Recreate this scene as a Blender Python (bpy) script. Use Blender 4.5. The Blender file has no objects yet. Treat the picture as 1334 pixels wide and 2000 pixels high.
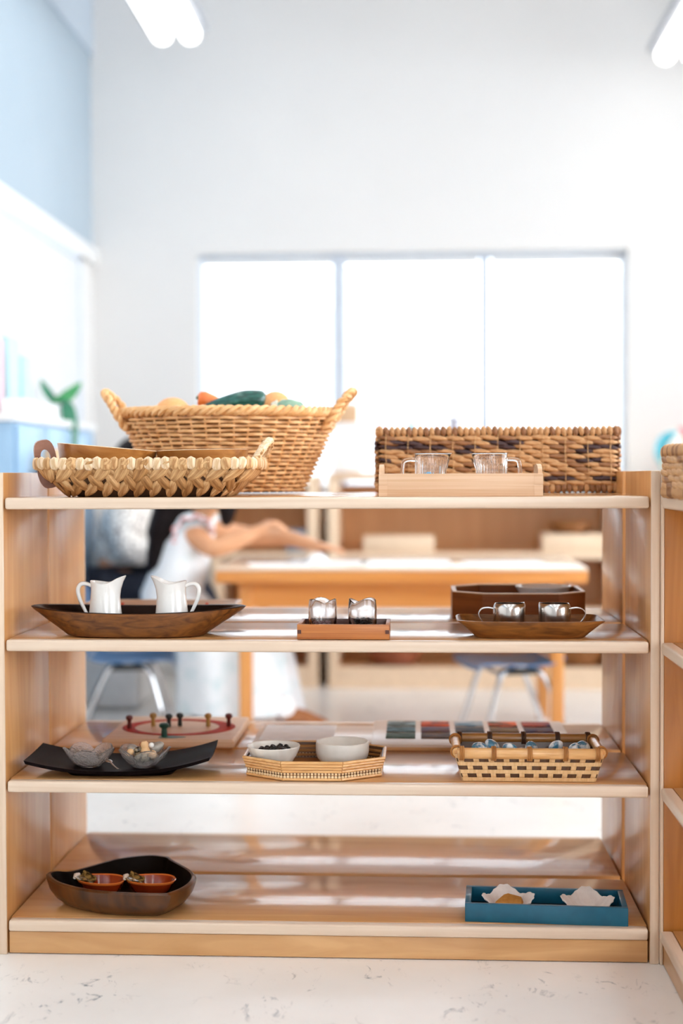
import bpy, bmesh, math, random
from mathutils import Vector, Matrix, Quaternion
random.seed(11)
PI = math.pi
SC = bpy.context.scene
COL = SC.collection

# ---------------------------------------------------------------- camera
CAM_LOC = Vector((0.76187, -2.57658, 0.88857))
YAW, PITCH, ROLL = 0.05361, 0.02662, -0.00299
fw = Vector((-math.sin(YAW)*math.cos(PITCH), math.cos(YAW)*math.cos(PITCH), -math.sin(PITCH)))
r0 = Vector((math.cos(YAW), math.sin(YAW), 0)); u0 = r0.cross(fw)
rt = math.cos(ROLL)*r0 + math.sin(ROLL)*u0
up = -math.sin(ROLL)*r0 + math.cos(ROLL)*u0
cam = bpy.data.cameras.new('camera'); cam_o = bpy.data.objects.new('camera', cam); COL.objects.link(cam_o)
M = Matrix((rt, up, -fw)).transposed().to_4x4(); M.translation = CAM_LOC
cam_o.matrix_world = M
cam.sensor_fit = 'VERTICAL'; cam.sensor_height = 36; cam.sensor_width = 24; cam.lens = 50.0
cam.clip_start = 0.05; cam.clip_end = 200
cam.dof.use_dof = True; cam.dof.focus_distance = 2.63; cam.dof.aperture_fstop = 1.5
cam.dof.aperture_blades = 0
SC.camera = cam_o

# ---------------------------------------------------------------- world, exposure
W = bpy.data.worlds.new('overcast_sky'); SC.world = W; W.use_nodes = True
bg = W.node_tree.nodes['Background']
bg.inputs['Color'].default_value = (0.92, 0.965, 1.0, 1); bg.inputs['Strength'].default_value = 8.6
SC.view_settings.view_transform = 'Standard'; SC.view_settings.look = 'None'
SC.view_settings.gamma = 1.0; SC.view_settings.use_curve_mapping = False
SC.view_settings.exposure = -0.19
LAMP = 3.6            # strength of the fluorescent diffusers
try:
    SC.cycles.max_bounces = 12; SC.cycles.transparent_max_bounces = 16
    SC.cycles.transmission_bounces = 12; SC.cycles.glossy_bounces = 5; SC.cycles.diffuse_bounces = 6
    SC.cycles.sample_clamp_indirect = 6.0
    SC.cycles.caustics_refractive = True; SC.cycles.caustics_reflective = False
    SC.cycles.use_denoising = True
except Exception:
    pass

# ---------------------------------------------------------------- materials
def lin(c):
    return tuple((x/12.92 if x <= .04045 else ((x+.055)/1.055)**2.4) for x in [v/255 for v in c]) + (1,)

def new_mat(name):
    m = bpy.data.materials.new(name); m.use_nodes = True
    nt = m.node_tree
    return m, nt, nt.nodes['Principled BSDF']

def setp(b, rough=.5, coat=0, coat_rough=.15, metal=0, spec=.5):
    b.inputs['Roughness'].default_value = rough
    b.inputs['Coat Weight'].default_value = coat
    b.inputs['Coat Roughness'].default_value = coat_rough
    b.inputs['Metallic'].default_value = metal
    b.inputs['Specular IOR Level'].default_value = spec

def noise_col(nt, c1, c2, scale, stretch, detail=4, dist=0.0, lo=.3, hi=.7, rot=(0, 0, 0)):
    tc = nt.nodes.new('ShaderNodeTexCoord'); mp = nt.nodes.new('ShaderNodeMapping')
    mp.inputs['Scale'].default_value = stretch; mp.inputs['Rotation'].default_value = rot
    nz = nt.nodes.new('ShaderNodeTexNoise'); nz.inputs['Scale'].default_value = scale
    nz.inputs['Detail'].default_value = detail; nz.inputs['Distortion'].default_value = dist
    rp = nt.nodes.new('ShaderNodeValToRGB')
    rp.color_ramp.elements[0].position = lo; rp.color_ramp.elements[0].color = lin(c1)
    rp.color_ramp.elements[1].position = hi; rp.color_ramp.elements[1].color = lin(c2)
    nt.links.new(tc.outputs['Object'], mp.inputs['Vector']); nt.links.new(mp.outputs['Vector'], nz.inputs['Vector'])
    nt.links.new(nz.outputs['Fac'], rp.inputs['Fac'])
    return rp, nz, mp

def wood(name, c1, c2, stretch=(1.5, 22, 22), scale=2.2, rough=.4, coat=.3, coat_rough=.15, dist=.6, bump=.05, spec=.5):
    m, nt, b = new_mat(name)
    rp, nz, mp = noise_col(nt, c1, c2, scale, stretch, 5, dist)
    nz2 = nt.nodes.new('ShaderNodeTexNoise'); nz2.inputs['Scale'].default_value = scale*.25; nz2.inputs['Detail'].default_value = 2
    nt.links.new(mp.outputs['Vector'], nz2.inputs['Vector'])
    mx = nt.nodes.new('ShaderNodeMix'); mx.data_type = 'RGBA'; mx.blend_type = 'MULTIPLY'; mx.inputs['Factor'].default_value = .25
    nt.links.new(rp.outputs['Color'], mx.inputs['A']); nt.links.new(nz2.outputs['Color'], mx.inputs['B'])
    nt.links.new(rp.outputs['Color'], b.inputs['Base Color'])
    if bump:
        bp = nt.nodes.new('ShaderNodeBump'); bp.inputs['Strength'].default_value = bump; bp.inputs['Distance'].default_value = .001
        nt.links.new(nz.outputs['Fac'], bp.inputs['Height']); nt.links.new(bp.outputs['Normal'], b.inputs['Normal'])
    setp(b, rough, coat, coat_rough, 0, spec)
    return m

def plain(name, c1, c2=None, rough=.5, coat=0, scale=30, bump=0, metal=0, spec=.5, stretch=(1, 1, 1), lo=.3, hi=.7, coat_rough=.1):
    m, nt, b = new_mat(name)
    c2 = c2 or tuple(min(255, v*1.04+2) for v in c1)
    rp, nz, mp = noise_col(nt, c1, c2, scale, stretch, 3, 0, lo, hi)
    nt.links.new(rp.outputs['Color'], b.inputs['Base Color'])
    if bump:
        bp = nt.nodes.new('ShaderNodeBump'); bp.inputs['Strength'].default_value = bump; bp.inputs['Distance'].default_value = .002
        nt.links.new(nz.outputs['Fac'], bp.inputs['Height']); nt.links.new(bp.outputs['Normal'], b.inputs['Normal'])
    setp(b, rough, coat, coat_rough, metal, spec)
    return m

def glass(name, tint=(1, 1, 1), rough=0.0, bump=0, bscale=60):
    m, nt, b = new_mat(name)
    b.inputs['Base Color'].default_value = (*tint, 1); b.inputs['Transmission Weight'].default_value = 1
    b.inputs['Roughness'].default_value = rough; b.inputs['IOR'].default_value = 1.45
    if bump:
        nz = nt.nodes.new('ShaderNodeTexNoise'); nz.inputs['Scale'].default_value = bscale
        tc = nt.nodes.new('ShaderNodeTexCoord'); nt.links.new(tc.outputs['Object'], nz.inputs['Vector'])
        bp = nt.nodes.new('ShaderNodeBump'); bp.inputs['Strength'].default_value = bump; bp.inputs['Distance'].default_value = .002
        nt.links.new(nz.outputs['Fac'], bp.inputs['Height']); nt.links.new(bp.outputs['Normal'], b.inputs['Normal'])
    return m

def emis(name, col, s):
    m, nt, b = new_mat(name)
    b.inputs['Base Color'].default_value = (.9, .9, .9, 1)
    b.inputs['Emission Color'].default_value = (*col, 1); b.inputs['Emission Strength'].default_value = s
    return m

def pane_mat():
    m = bpy.data.materials.new('window_glass'); m.use_nodes = True; nt = m.node_tree; nt.nodes.clear()
    o = nt.nodes.new('ShaderNodeOutputMaterial'); mx = nt.nodes.new('ShaderNodeMixShader')
    t = nt.nodes.new('ShaderNodeBsdfTransparent'); g = nt.nodes.new('ShaderNodeBsdfGlossy'); g.inputs['Roughness'].default_value = .02
    fr = nt.nodes.new('ShaderNodeFresnel'); fr.inputs['IOR'].default_value = 1.3
    nt.links.new(fr.outputs[0], mx.inputs[0]); nt.links.new(t.outputs[0], mx.inputs[1]); nt.links.new(g.outputs[0], mx.inputs[2])
    nt.links.new(mx.outputs[0], o.inputs[0]); return m

def shade_mat():
    m = bpy.data.materials.new('sheer_blind_fabric'); m.use_nodes = True; nt = m.node_tree; nt.nodes.clear()
    o = nt.nodes.new('ShaderNodeOutputMaterial'); mx = nt.nodes.new('ShaderNodeMixShader'); mx.inputs[0].default_value = .22
    t = nt.nodes.new('ShaderNodeBsdfTransparent')
    mx2 = nt.nodes.new('ShaderNodeMixShader'); mx2.inputs[0].default_value = .95
    tl = nt.nodes.new('ShaderNodeBsdfTranslucent'); tl.inputs['Color'].default_value = (.93, .95, .97, 1)
    df = nt.nodes.new('ShaderNodeBsdfDiffuse'); df.inputs['Color'].default_value = (.9, .9, .9, 1)
    nt.links.new(df.outputs[0], mx2.inputs[1]); nt.links.new(tl.outputs[0], mx2.inputs[2])
    nt.links.new(mx2.outputs[0], mx.inputs[1]); nt.links.new(t.outputs[0], mx.inputs[2])
    nt.links.new(mx.outputs[0], o.inputs[0]); return m

MAT = {}
MAT['maple'] = wood('maple_veneer', (194, 138, 82), (214, 164, 108), (1.2, 14, 14), 2.0, .34, .8, .09, .8, 0)
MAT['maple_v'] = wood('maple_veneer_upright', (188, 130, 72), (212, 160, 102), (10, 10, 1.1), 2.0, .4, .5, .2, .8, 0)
MAT['maple_edge'] = wood('maple_solid_edge', (212, 188, 164), (223, 203, 182), (1.5, 60, 60), 2.0, .35, .4, .2, .3)
MAT['maple_edge_v'] = wood('maple_solid_edge_upright', (208, 181, 154), (220, 198, 175), (60, 60, 1.5), 2.0, .35, .4, .2, .3)
MAT['maple_kick'] = wood('maple_plain_sawn', (188, 138, 84), (212, 166, 114), (1.2, 9, 9), 2.4, .35, .4, .15, 1.4)
MAT['maple_dark'] = wood('maple_orange_brown', (158, 94, 30), (188, 124, 56), (9, 9, .9), 2.2, .3, .5, .12, 1.6)  # deeper orange brown than the other maple uprights
MAT['pine'] = wood('pale_pine', (204, 160, 122), (220, 186, 154), (1.5, 40, 90), 2.2, .5, .1, .3, .4)
MAT['pine_tray'] = wood('orange_cedar', (160, 86, 32), (194, 122, 58), (2, 50, 120), 2.2, .42, .2, .3, .3)
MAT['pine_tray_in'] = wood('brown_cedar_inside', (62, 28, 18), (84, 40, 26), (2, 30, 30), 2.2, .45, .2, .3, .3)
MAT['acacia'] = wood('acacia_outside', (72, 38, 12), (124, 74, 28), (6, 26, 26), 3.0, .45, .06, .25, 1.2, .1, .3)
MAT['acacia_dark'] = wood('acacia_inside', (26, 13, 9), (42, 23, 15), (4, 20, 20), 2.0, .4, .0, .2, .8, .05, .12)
MAT['acacia_plate'] = wood('acacia_plate', (92, 50, 14), (150, 94, 38), (5, 24, 24), 3.0, .4, .15, .2, 1.0, .08, .4)
MAT['acacia_lite'] = wood('honey_acacia', (150, 86, 30), (192, 128, 62), (4, 16, 16), 2.2, .35, .35, .2, 1.2)
MAT['acacia_rim'] = wood('pale_sapwood_rim', (226, 196, 150), (240, 218, 184), (4, 16, 16), 2.0, .4, .2, .2, .5)
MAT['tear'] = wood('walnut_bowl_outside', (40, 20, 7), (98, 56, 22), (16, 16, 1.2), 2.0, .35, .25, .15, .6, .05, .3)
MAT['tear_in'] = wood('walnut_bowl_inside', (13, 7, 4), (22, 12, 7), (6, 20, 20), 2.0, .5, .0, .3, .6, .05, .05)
MAT['handle_brown'] = wood('reddish_wood', (112, 68, 50), (148, 98, 76), (6, 6, 20), 2.0, .4, .3)
MAT['oct_box'] = wood('brown_box_wood', (112, 58, 18), (140, 80, 32), (2, 2, 30), 2.0, .45, .05, .2, .6, .05, .25)
MAT['oct_rim'] = plain('box_rim_pale', (226, 190, 150), None, .4)
MAT['black_lacquer'] = wood('black_lacquer', (9, 4, 5), (16, 7, 8), (4, 24, 24), 2, .5, .0, .2, .5, .05, .05)
MAT['husk'] = plain('water_hyacinth', (158, 108, 58), (222, 182, 130), .6, 0, 5, .35, stretch=(5, 60, 60))
MAT['husk_b'] = plain('water_hyacinth_brown', (128, 82, 40), (196, 148, 92), .6, 0, 5, .35, stretch=(5, 60, 60))
MAT['husk_pale'] = plain('water_hyacinth_pale', (196, 160, 116), (238, 214, 182), .6, 0, 5, .35, stretch=(5, 60, 60))
MAT['husk_dark'] = plain('basket_backing', (52, 30, 12), (70, 44, 20), .8)
MAT['wicker'] = plain('honey_wicker', (208, 152, 92), (236, 190, 134), .5, .15, 40, .1)
MAT['wicker_in'] = plain('wicker_gap_shade', (104, 58, 16), (130, 78, 28), .7)  # dark brown stands in for the shade in the gaps of the weave
MAT['sea'] = plain('twisted_seagrass', (168, 118, 70), (220, 176, 128), .6, 0, 6, .4, stretch=(5, 40, 40))
MAT['sea_b'] = plain('twisted_seagrass_brown', (118, 74, 42), (178, 128, 84), .6, 0, 6, .4, stretch=(5, 40, 40))
MAT['sea_dark'] = plain('twisted_seagrass_plum', (42, 22, 26), (84, 52, 50), .6, 0, 6, .4, stretch=(5, 40, 40))
MAT['sea_back'] = plain('seagrass_backing', (34, 18, 10), (52, 30, 18), .85)
MAT['bamboo'] = plain('bamboo_cane', (206, 150, 86), (230, 182, 122), .35, .4, 20, 0, stretch=(1, 8, 8))
MAT['bamboo_dark'] = plain('bamboo_cane_brown', (150, 100, 48), (176, 126, 70), .35, .4, 20, 0, stretch=(1, 8, 8))
MAT['bamboo_pale'] = plain('bamboo_strip_pale', (214, 172, 118), (232, 196, 146), .45, .2, 30, .1, stretch=(8, 8, 1))
MAT['bamboo_brown'] = plain('bamboo_strip_brown', (70, 42, 22), (98, 62, 34), .45, .2, 30, .1)
MAT['binding'] = plain('rattan_binding', (150, 94, 40), (188, 128, 64), .5)
MAT['binding_dark'] = plain('rattan_binding_dark', (60, 34, 18), (86, 52, 28), .5)
MAT['bead'] = plain('bamboo_ends', (226, 196, 150), (240, 216, 178), .5)
MAT['china'] = plain('white_porcelain', (238, 236, 232), (242, 240, 237), .18, .6, 10, coat_rough=.05)
MAT['china_warm'] = plain('cream_stoneware', (226, 220, 210), (234, 228, 219), .35, .3, 60, .02)
MAT['leafware'] = plain('bisque_leaf_ware', (228, 222, 218), (240, 236, 232), .6, 0, 80, .5)
MAT['terracotta'] = plain('red_glaze', (124, 32, 8), (158, 52, 16), .12, .8, 25, coat_rough=.04)
MAT['terracotta_rim'] = plain('orange_glaze_rim', (214, 104, 40), (228, 124, 56), .15, .8)
MAT['leaf_glaze'] = plain('mottled_leaf_glaze', (44, 40, 16), (150, 120, 66), .2, .8, 130, lo=.4, hi=.6)
MAT['glaze_white'] = plain('white_glaze_tip', (232, 220, 204), None, .2, .6)
MAT['steel'] = plain('polished_steel', (206, 202, 198), (216, 212, 208), .2, 0, 6, 0, 1.0)
MAT['chrome'] = plain('chrome', (200, 200, 202), (214, 214, 216), .12, 0, 6, 0, 1.0)
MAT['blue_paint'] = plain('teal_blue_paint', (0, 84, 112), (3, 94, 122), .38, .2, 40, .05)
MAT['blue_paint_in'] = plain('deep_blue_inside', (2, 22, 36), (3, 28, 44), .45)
MAT['tan_sponge'] = plain('tan_cork', (176, 118, 48), (194, 138, 66), .8, 0, 120, .3)
MAT['glass'] = glass('clear_glass'); MAT['glass_rib'] = glass('pressed_glass', (1, 1, 1), .02)
MAT['glass_frost'] = glass('seeded_glass', (.98, .98, .98), .12, .6, 200); MAT['glass_frost'].node_tree.nodes['Principled BSDF'].inputs['Transmission Weight'].default_value = .9
MAT['black_bean'] = plain('black_beans', (14, 10, 12), (34, 26, 28), .3)
MAT['grain'] = plain('pale_grain', (216, 182, 140), (238, 214, 180), .6, 0, 300)
MAT['blue_bit'] = plain('sky_blue_bead', (84, 160, 208), (110, 180, 220), .3)
MAT['purple_bead'] = plain('dusky_plum', (92, 62, 66), (128, 92, 92), .3)
MAT['pebble'] = plain('striped_pebble', (58, 50, 40), (150, 136, 112), .25, .4, 70, 0, stretch=(5, 1, 1), lo=.42, hi=.58)
MAT['pebble_grey'] = plain('grey_pebble', (128, 120, 112), (170, 162, 152), .3, .3, 60)
MAT['pebble_red'] = plain('brick_red_pebble', (130, 62, 36), (156, 84, 52), .4)
MAT['bead_wood'] = plain('tan_bead', (216, 170, 120), (228, 186, 140), .45)
MAT['marble'] = plain('blue_white_glass_gem', (70, 128, 158), (236, 242, 244), .08, .8, 55, lo=.44, hi=.56, coat_rough=.03)
MAT['orange'] = plain('orange_peel', (232, 160, 98), (240, 176, 116), .5, 0, 200, .2)
MAT['carrot'] = plain('carrot_orange', (222, 108, 44), (232, 128, 62), .4, .1, 60)
MAT['cuke'] = plain('dark_green_skin', (8, 66, 58), (40, 108, 96), .3, .4, 60, .1, stretch=(1, 3, 3), lo=.4, hi=.75)
MAT['squash'] = plain('grey_green_skin', (112, 152, 126), (150, 180, 156), .4, .2, 50)
MAT['squash_pale'] = plain('pale_squash_tip', (226, 222, 204), None, .4)
MAT['cloth'] = plain('cream_liner', (216, 196, 160), None, .9)
MAT['wall'] = plain('white_wall_paint', (215, 214, 213), (217, 216, 215), .7, 0, 3)
MAT['wall_blue'] = plain('pale_blue_paint', (152, 170, 184), (160, 177, 190), .35, .3, 1.5)
MAT['wall_blue2'] = plain('paler_blue_paint', (176, 190, 204), (182, 195, 208), .4, .2, 1.5)
MAT['trim'] = plain('white_trim', (222, 222, 222), None, .4)
MAT['board_white'] = plain('whiteboard_enamel', (200, 202, 204), None, .35); MAT['ceil'] = plain('ceiling_white', (240, 240, 240), None, .9)
MAT['frame_grey'] = plain('cool_grey_frame', (196, 204, 214), None, .5)
MAT['frame_pale'] = plain('pale_frame', (186, 194, 206), None, .5)
MAT['frame_blue'] = plain('blue_grey_plastic', (120, 140, 158), None, .4); MAT['pane'] = pane_mat(); MAT['shade'] = shade_mat()
MAT['lamp'] = emis('lamp_diffuser', (1.0, .975, .93), LAMP)
MAT['lamp_body'] = plain('lamp_housing', (160, 164, 172), None, .4)
MAT['honey'] = wood('honey_beech', (200, 122, 46), (220, 148, 74), (1.2, 16, 16), 2.0, .4, .3)
MAT['honey_v'] = wood('honey_beech_upright', (206, 134, 62), (224, 158, 88), (16, 16, 1.2), 2.0, .4, .3)
MAT['table_top'] = wood('pale_laminate_top', (226, 200, 172), (234, 210, 184), (1.2, 12, 12), 2.0, .22, .5)
MAT['back_maple'] = wood('back_unit_panel', (190, 136, 86), (206, 154, 104), (10, 10, 1.2), 1.5, .45, .2)
MAT['back_edge'] = plain('back_unit_edge', (230, 204, 174), None, .4)
MAT['chair_blue'] = plain('steel_blue_plastic', (84, 124, 168), (92, 132, 176), .32, .2, 20, coat_rough=.2)
MAT['rubber'] = plain('black_plastic', (24, 24, 26), None, .5)
MAT['skin'] = plain('skin', (206, 148, 108), (216, 160, 120), .5, 0, 12)
MAT['skin_b'] = plain('skin_adult', (196, 140, 104), (208, 152, 116), .5, 0, 12)
MAT['shoe'] = plain('brown_leather', (150, 92, 52), (170, 108, 64), .5)
MAT['shoe_dark'] = plain('dark_brown_leather', (66, 42, 30), (84, 56, 40), .5)
MAT['dress'] = plain('white_floral_cotton', (232, 236, 240), (206, 222, 226), .8, 0, 16, lo=.5, hi=.75)
MAT['dress_pink'] = plain('pink_piping', (226, 150, 146), None, .8)
MAT['hair'] = plain('black_hair', (16, 11, 12), (30, 20, 20), .5, 0, 60, .3, spec=.12, stretch=(8, 8, 1))
MAT['sweater'] = plain('speckled_knit', (158, 150, 146), (242, 238, 232), .9, 0, 70, .4, lo=.38, hi=.58)
MAT['navy'] = plain('navy_cotton', (14, 20, 36), (22, 30, 48), .8)
MAT['eye'] = plain('eye_dark', (20, 14, 12), None, .2); MAT['lip'] = plain('lip', (176, 96, 84), None, .5)
MAT['paper'] = plain('white_paper', (240, 241, 243), None, .8)
MAT['cab_blue'] = plain('powder_blue_cabinet', (140, 174, 204), (148, 181, 209), .4, .1, 5)
MAT['teal_pale'] = plain('pale_teal_card', (176, 210, 216), None, .6)
MAT['pink_pale'] = plain('pale_pink_card', (232, 180, 190), None, .6)
MAT['leaf'] = plain('leaf_green', (30, 128, 66), (60, 160, 92), .35, .2, 14)
MAT['leaf_d'] = plain('leaf_green_dark', (12, 92, 68), (30, 118, 84), .35, .2, 14)
MAT['pot'] = plain('white_pot', (236, 236, 238), None, .3)
MAT['ball_r'] = plain('ball_red', (236, 92, 84), None, .25); MAT['ball_t'] = plain('ball_teal', (66, 176, 196), None, .25)
MAT['ball_w'] = plain('ball_white', (236, 232, 222), None, .25); MAT['ball_b'] = plain('ball_blue', (60, 90, 150), None, .25)
MAT['toy_pink'] = plain('toy_pink', (226, 84, 116), None, .4); MAT['toy_teal'] = plain('toy_teal', (20, 110, 124), None, .4)
MAT['toy_violet'] = plain('toy_violet', (96, 86, 138), None, .4); MAT['toy_grey'] = plain('toy_grey', (168, 166, 178), None, .4)
MAT['toy_mauve'] = plain('toy_mauve', (188, 160, 176), None, .4); MAT['toy_blue'] = plain('toy_blue', (130, 150, 190), None, .4)
MAT['toy_olive'] = plain('toy_olive', (196, 204, 160), None, .4)
MAT['tan_block'] = plain('tan_wood_block', (206, 170, 134), None, .5)
MAT['peg_red'] = plain('peg_dark_red', (92, 22, 18), None, .35); MAT['peg_tan'] = plain('peg_tan', (168, 128, 66), None, .4)
MAT['peg_black'] = plain('peg_black', (18, 22, 20), None, .35); MAT['peg_green'] = plain('peg_green', (20, 64, 54), None, .35)
MAT['ring_red'] = plain('painted_red_ring', (158, 22, 8), (186, 46, 16), .6, 0, 12, spec=.1)
MAT['ring_green'] = plain('painted_green_patch', (30, 84, 72), None, .35)
MAT['strap_red'] = plain('red_strap', (216, 74, 52), None, .5)
MAT['ground'] = plain('pale_paving', (206, 208, 212), (216, 218, 220), .9, 0, 2)
MAT['tree'] = plain('conifer_green', (70, 116, 110), (104, 150, 140), .8, 0, 6)
MAT['outhouse'] = plain('pale_siding', (206, 216, 226), None, .8)

def floor_mat():
    m, nt, b = new_mat('marbled_linoleum')
    tc = nt.nodes.new('ShaderNodeTexCoord')
    base = nt.nodes.new('ShaderNodeTexNoise'); base.inputs['Scale'].default_value = 3.5; base.inputs['Detail'].default_value = 4
    rp = nt.nodes.new('ShaderNodeValToRGB'); rp.color_ramp.elements[0].color = lin((230, 227, 223)); rp.color_ramp.elements[1].color = lin((241, 239, 236))
    rp.color_ramp.elements[0].position = .3; rp.color_ramp.elements[1].position = .7
    mp = nt.nodes.new('ShaderNodeMapping'); mp.inputs['Scale'].default_value = (1.0, .62, 1); mp.inputs['Rotation'].default_value = (0, 0, .45)
    fl = nt.nodes.new('ShaderNodeTexNoise'); fl.inputs['Scale'].default_value = 26; fl.inputs['Detail'].default_value = 5; fl.inputs['Roughness'].default_value = .68; fl.inputs['Distortion'].default_value = 1.4
    r1 = nt.nodes.new('ShaderNodeValToRGB'); r1.color_ramp.elements[0].position = .585; r1.color_ramp.elements[1].position = .72
    big = nt.nodes.new('ShaderNodeTexNoise'); big.inputs['Scale'].default_value = 6.5; big.inputs['Detail'].default_value = 2
    r2 = nt.nodes.new('ShaderNodeValToRGB'); r2.color_ramp.elements[0].position = .48; r2.color_ramp.elements[1].position = .60
    mu = nt.nodes.new('ShaderNodeMath'); mu.operation = 'MULTIPLY'
    mx = nt.nodes.new('ShaderNodeMix'); mx.data_type = 'RGBA'
    nt.links.new(tc.outputs['Object'], base.inputs['Vector']); nt.links.new(tc.outputs['Object'], mp.inputs['Vector'])
    nt.links.new(mp.outputs[0], fl.inputs['Vector']); nt.links.new(mp.outputs[0], big.inputs['Vector'])
    nt.links.new(base.outputs['Fac'], rp.inputs['Fac']); nt.links.new(fl.outputs['Fac'], r1.inputs['Fac']); nt.links.new(big.outputs['Fac'], r2.inputs['Fac'])
    nt.links.new(r1.outputs['Color'], mu.inputs[0]); nt.links.new(r2.outputs['Color'], mu.inputs[1])
    nt.links.new(mu.outputs[0], mx.inputs['Factor']); nt.links.new(rp.outputs['Color'], mx.inputs['A']); mx.inputs['B'].default_value = lin((84, 104, 118))
    nt.links.new(mx.outputs['Result'], b.inputs['Base Color']); setp(b, .3, .2, .2)
    return m
MAT['floor'] = floor_mat()

# ---------------------------------------------------------------- mesh helpers
class G:
    """Collects vertices and faces (with a material slot each) for ONE mesh object."""
    def __init__(s): s.V = []; s.F = []; s.M = []
    def add(s, vf, mi=0, off=(0, 0, 0), rot=None):
        V, F = vf[0], vf[1]; n = len(s.V); o = Vector(off)
        for v in V:
            v = Vector(v)
            if rot is not None: v = rot @ v
            s.V.append(v + o)
        for f in F: s.F.append([i+n for i in f]); s.M.append(mi)
        if len(vf) > 2: s.M[-len(F):] = vf[2]
        return s
    def obj(s, name, mats, parent=None, sharp=40, loc=None, kind=None):
        me = bpy.data.meshes.new(name)
        me.from_pydata([tuple(v) for v in s.V], [], s.F); me.validate()
        mats = mats if isinstance(mats, (list, tuple)) else [mats]
        for m in mats: me.materials.append(MAT[m])
        if len(me.polygons) == len(s.M): me.polygons.foreach_set('material_index', s.M)
        bm = bmesh.new(); bm.from_mesh(me); bmesh.ops.recalc_face_normals(bm, faces=bm.faces); bm.to_mesh(me); bm.free()
        me.shade_smooth(); me.set_sharp_from_angle(angle=math.radians(sharp))
        return link(name, me, parent, loc, kind)

def link(name, me, parent=None, loc=None, kind=None):
    o = bpy.data.objects.new(name, me); COL.objects.link(o)
    if parent: o.parent = parent
    if loc: o.location = loc
    if kind: o['kind'] = kind
    return o

def one(vf, name, mat, parent=None, sharp=40, loc=None, kind=None, rot=None, off=(0, 0, 0)):
    return G().add(vf, 0, off, rot).obj(name, mat, parent, sharp, loc, kind)

def thing(name, label, cat, loc=(0, 0, 0), rotz=0, group=None):
    o = bpy.data.objects.new(name, None); COL.objects.link(o); o.empty_display_size = .02
    o.location = loc; o.rotation_euler = (0, 0, rotz); return tag(o, label, cat, group)

def tag(o, label, cat, group=None):
    o['label'] = label; o['category'] = cat
    if group: o['group'] = group
    return o

def copy_tree(root, loc, rot, label, group=None):
    r = root.copy(); COL.objects.link(r); r.location = loc; r.rotation_euler = rot
    r['label'] = label
    if group: r['group'] = group
    for ch in list(root.children):
        c = ch.copy(); COL.objects.link(c); c.parent = r
        for g in ch.children:
            d = g.copy(); COL.objects.link(d); d.parent = c
    return r

def structure(vf, name, mat, sharp=30):
    o = one(vf, name, mat, None, sharp); o['kind'] = 'structure'; return o

def rbox(x0, x1, y0, y1, z0, z1, b=0.0, seg=2):
    bm = bmesh.new(); bmesh.ops.create_cube(bm, size=1)
    for v in bm.verts:
        v.co = Vector((x0 if v.co.x < 0 else x1, y0 if v.co.y < 0 else y1, z0 if v.co.z < 0 else z1))
    if b > 0: bmesh.ops.bevel(bm, geom=list(bm.edges), offset=b, segments=seg, affect='EDGES', profile=.5)
    bm.verts.index_update()
    r = ([v.co.copy() for v in bm.verts], [[v.index for v in f.verts] for f in bm.faces]); bm.free(); return r

def loft(rings, cap0=True, cap1=True, mats=None, closed=True):
    V, F, Ms = [], [], []
    n = len(rings[0])
    for r in rings: V += [Vector(p) for p in r]
    for i in range(len(rings)-1):
        for j in range(n if closed else n-1):
            k = (j+1) % n
            F.append([i*n+j, i*n+k, (i+1)*n+k, (i+1)*n+j]); Ms.append(mats[i] if mats else 0)
    if cap0: F.append(list(range(n-1, -1, -1))); Ms.append(mats[0] if mats else 0)
    if cap1: b = (len(rings)-1)*n; F.append([b+j for j in range(n)]); Ms.append(mats[-1] if mats else 0)
    return V, F, Ms

def lathe(prof, n=40, mats=None, cx=0, cy=0, fn=None):
    rings = []
    for (r, z) in prof:
        r = max(r, 1e-4)
        rings.append([fn(r, z, 2*PI*j/n) if fn else (cx+r*math.cos(2*PI*j/n), cy+r*math.sin(2*PI*j/n), z) for j in range(n)])
    return loft(rings, True, True, mats)

def tube(pts, r, n=7, closed=False, mats=None):
    P = [Vector(p) for p in pts]; N = len(P)
    R = r if isinstance(r, (list, tuple)) else [r]*N
    rings = []; nrm = None
    for i in range(N):
        t = (P[(i+1) % N]-P[i-1]) if closed else (P[min(i+1, N-1)]-P[max(i-1, 0)])
        if t.length < 1e-9: t = Vector((0, 0, 1))
        t.normalize()
        if nrm is None:
            a = Vector((0, 0, 1)) if abs(t.z) < .9 else Vector((1, 0, 0))
            nrm = (a - t*a.dot(t)).normalized()
        else:
            nrm = nrm - t*nrm.dot(t)
            nrm = nrm.normalized() if nrm.length > 1e-6 else t.orthogonal().normalized()
        bn = t.cross(nrm)
        rings.append([P[i]+R[i]*(nrm*math.cos(2*PI*j/n)+bn*math.sin(2*PI*j/n)) for j in range(n)])
    if closed: rings.append(rings[0]); return loft(rings, False, False)
    return loft(rings)

def sph(c, r, n=20, m=12, sq=None):
    rx, ry, rz = r if isinstance(r, (list, tuple)) else (r, r, r)
    rings = []
    for i in range(m+1):
        a = -PI/2 + PI*i/m; q = max(math.cos(a), 1e-3)
        rings.append([(c[0]+rx*q*math.cos(2*PI*j/n), c[1]+ry*q*math.sin(2*PI*j/n), c[2]+rz*math.sin(a)) for j in range(n)])
    return loft(rings)

def se(a, b, z, p=2.0, n=48, cx=0, cy=0):
    out = []
    for j in range(n):
        t = 2*PI*j/n; c, s = math.cos(t), math.sin(t)
        out.append((cx+a*math.copysign(abs(c)**(2/p), c), cy+b*math.copysign(abs(s)**(2/p), s), z))
    return out

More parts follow.
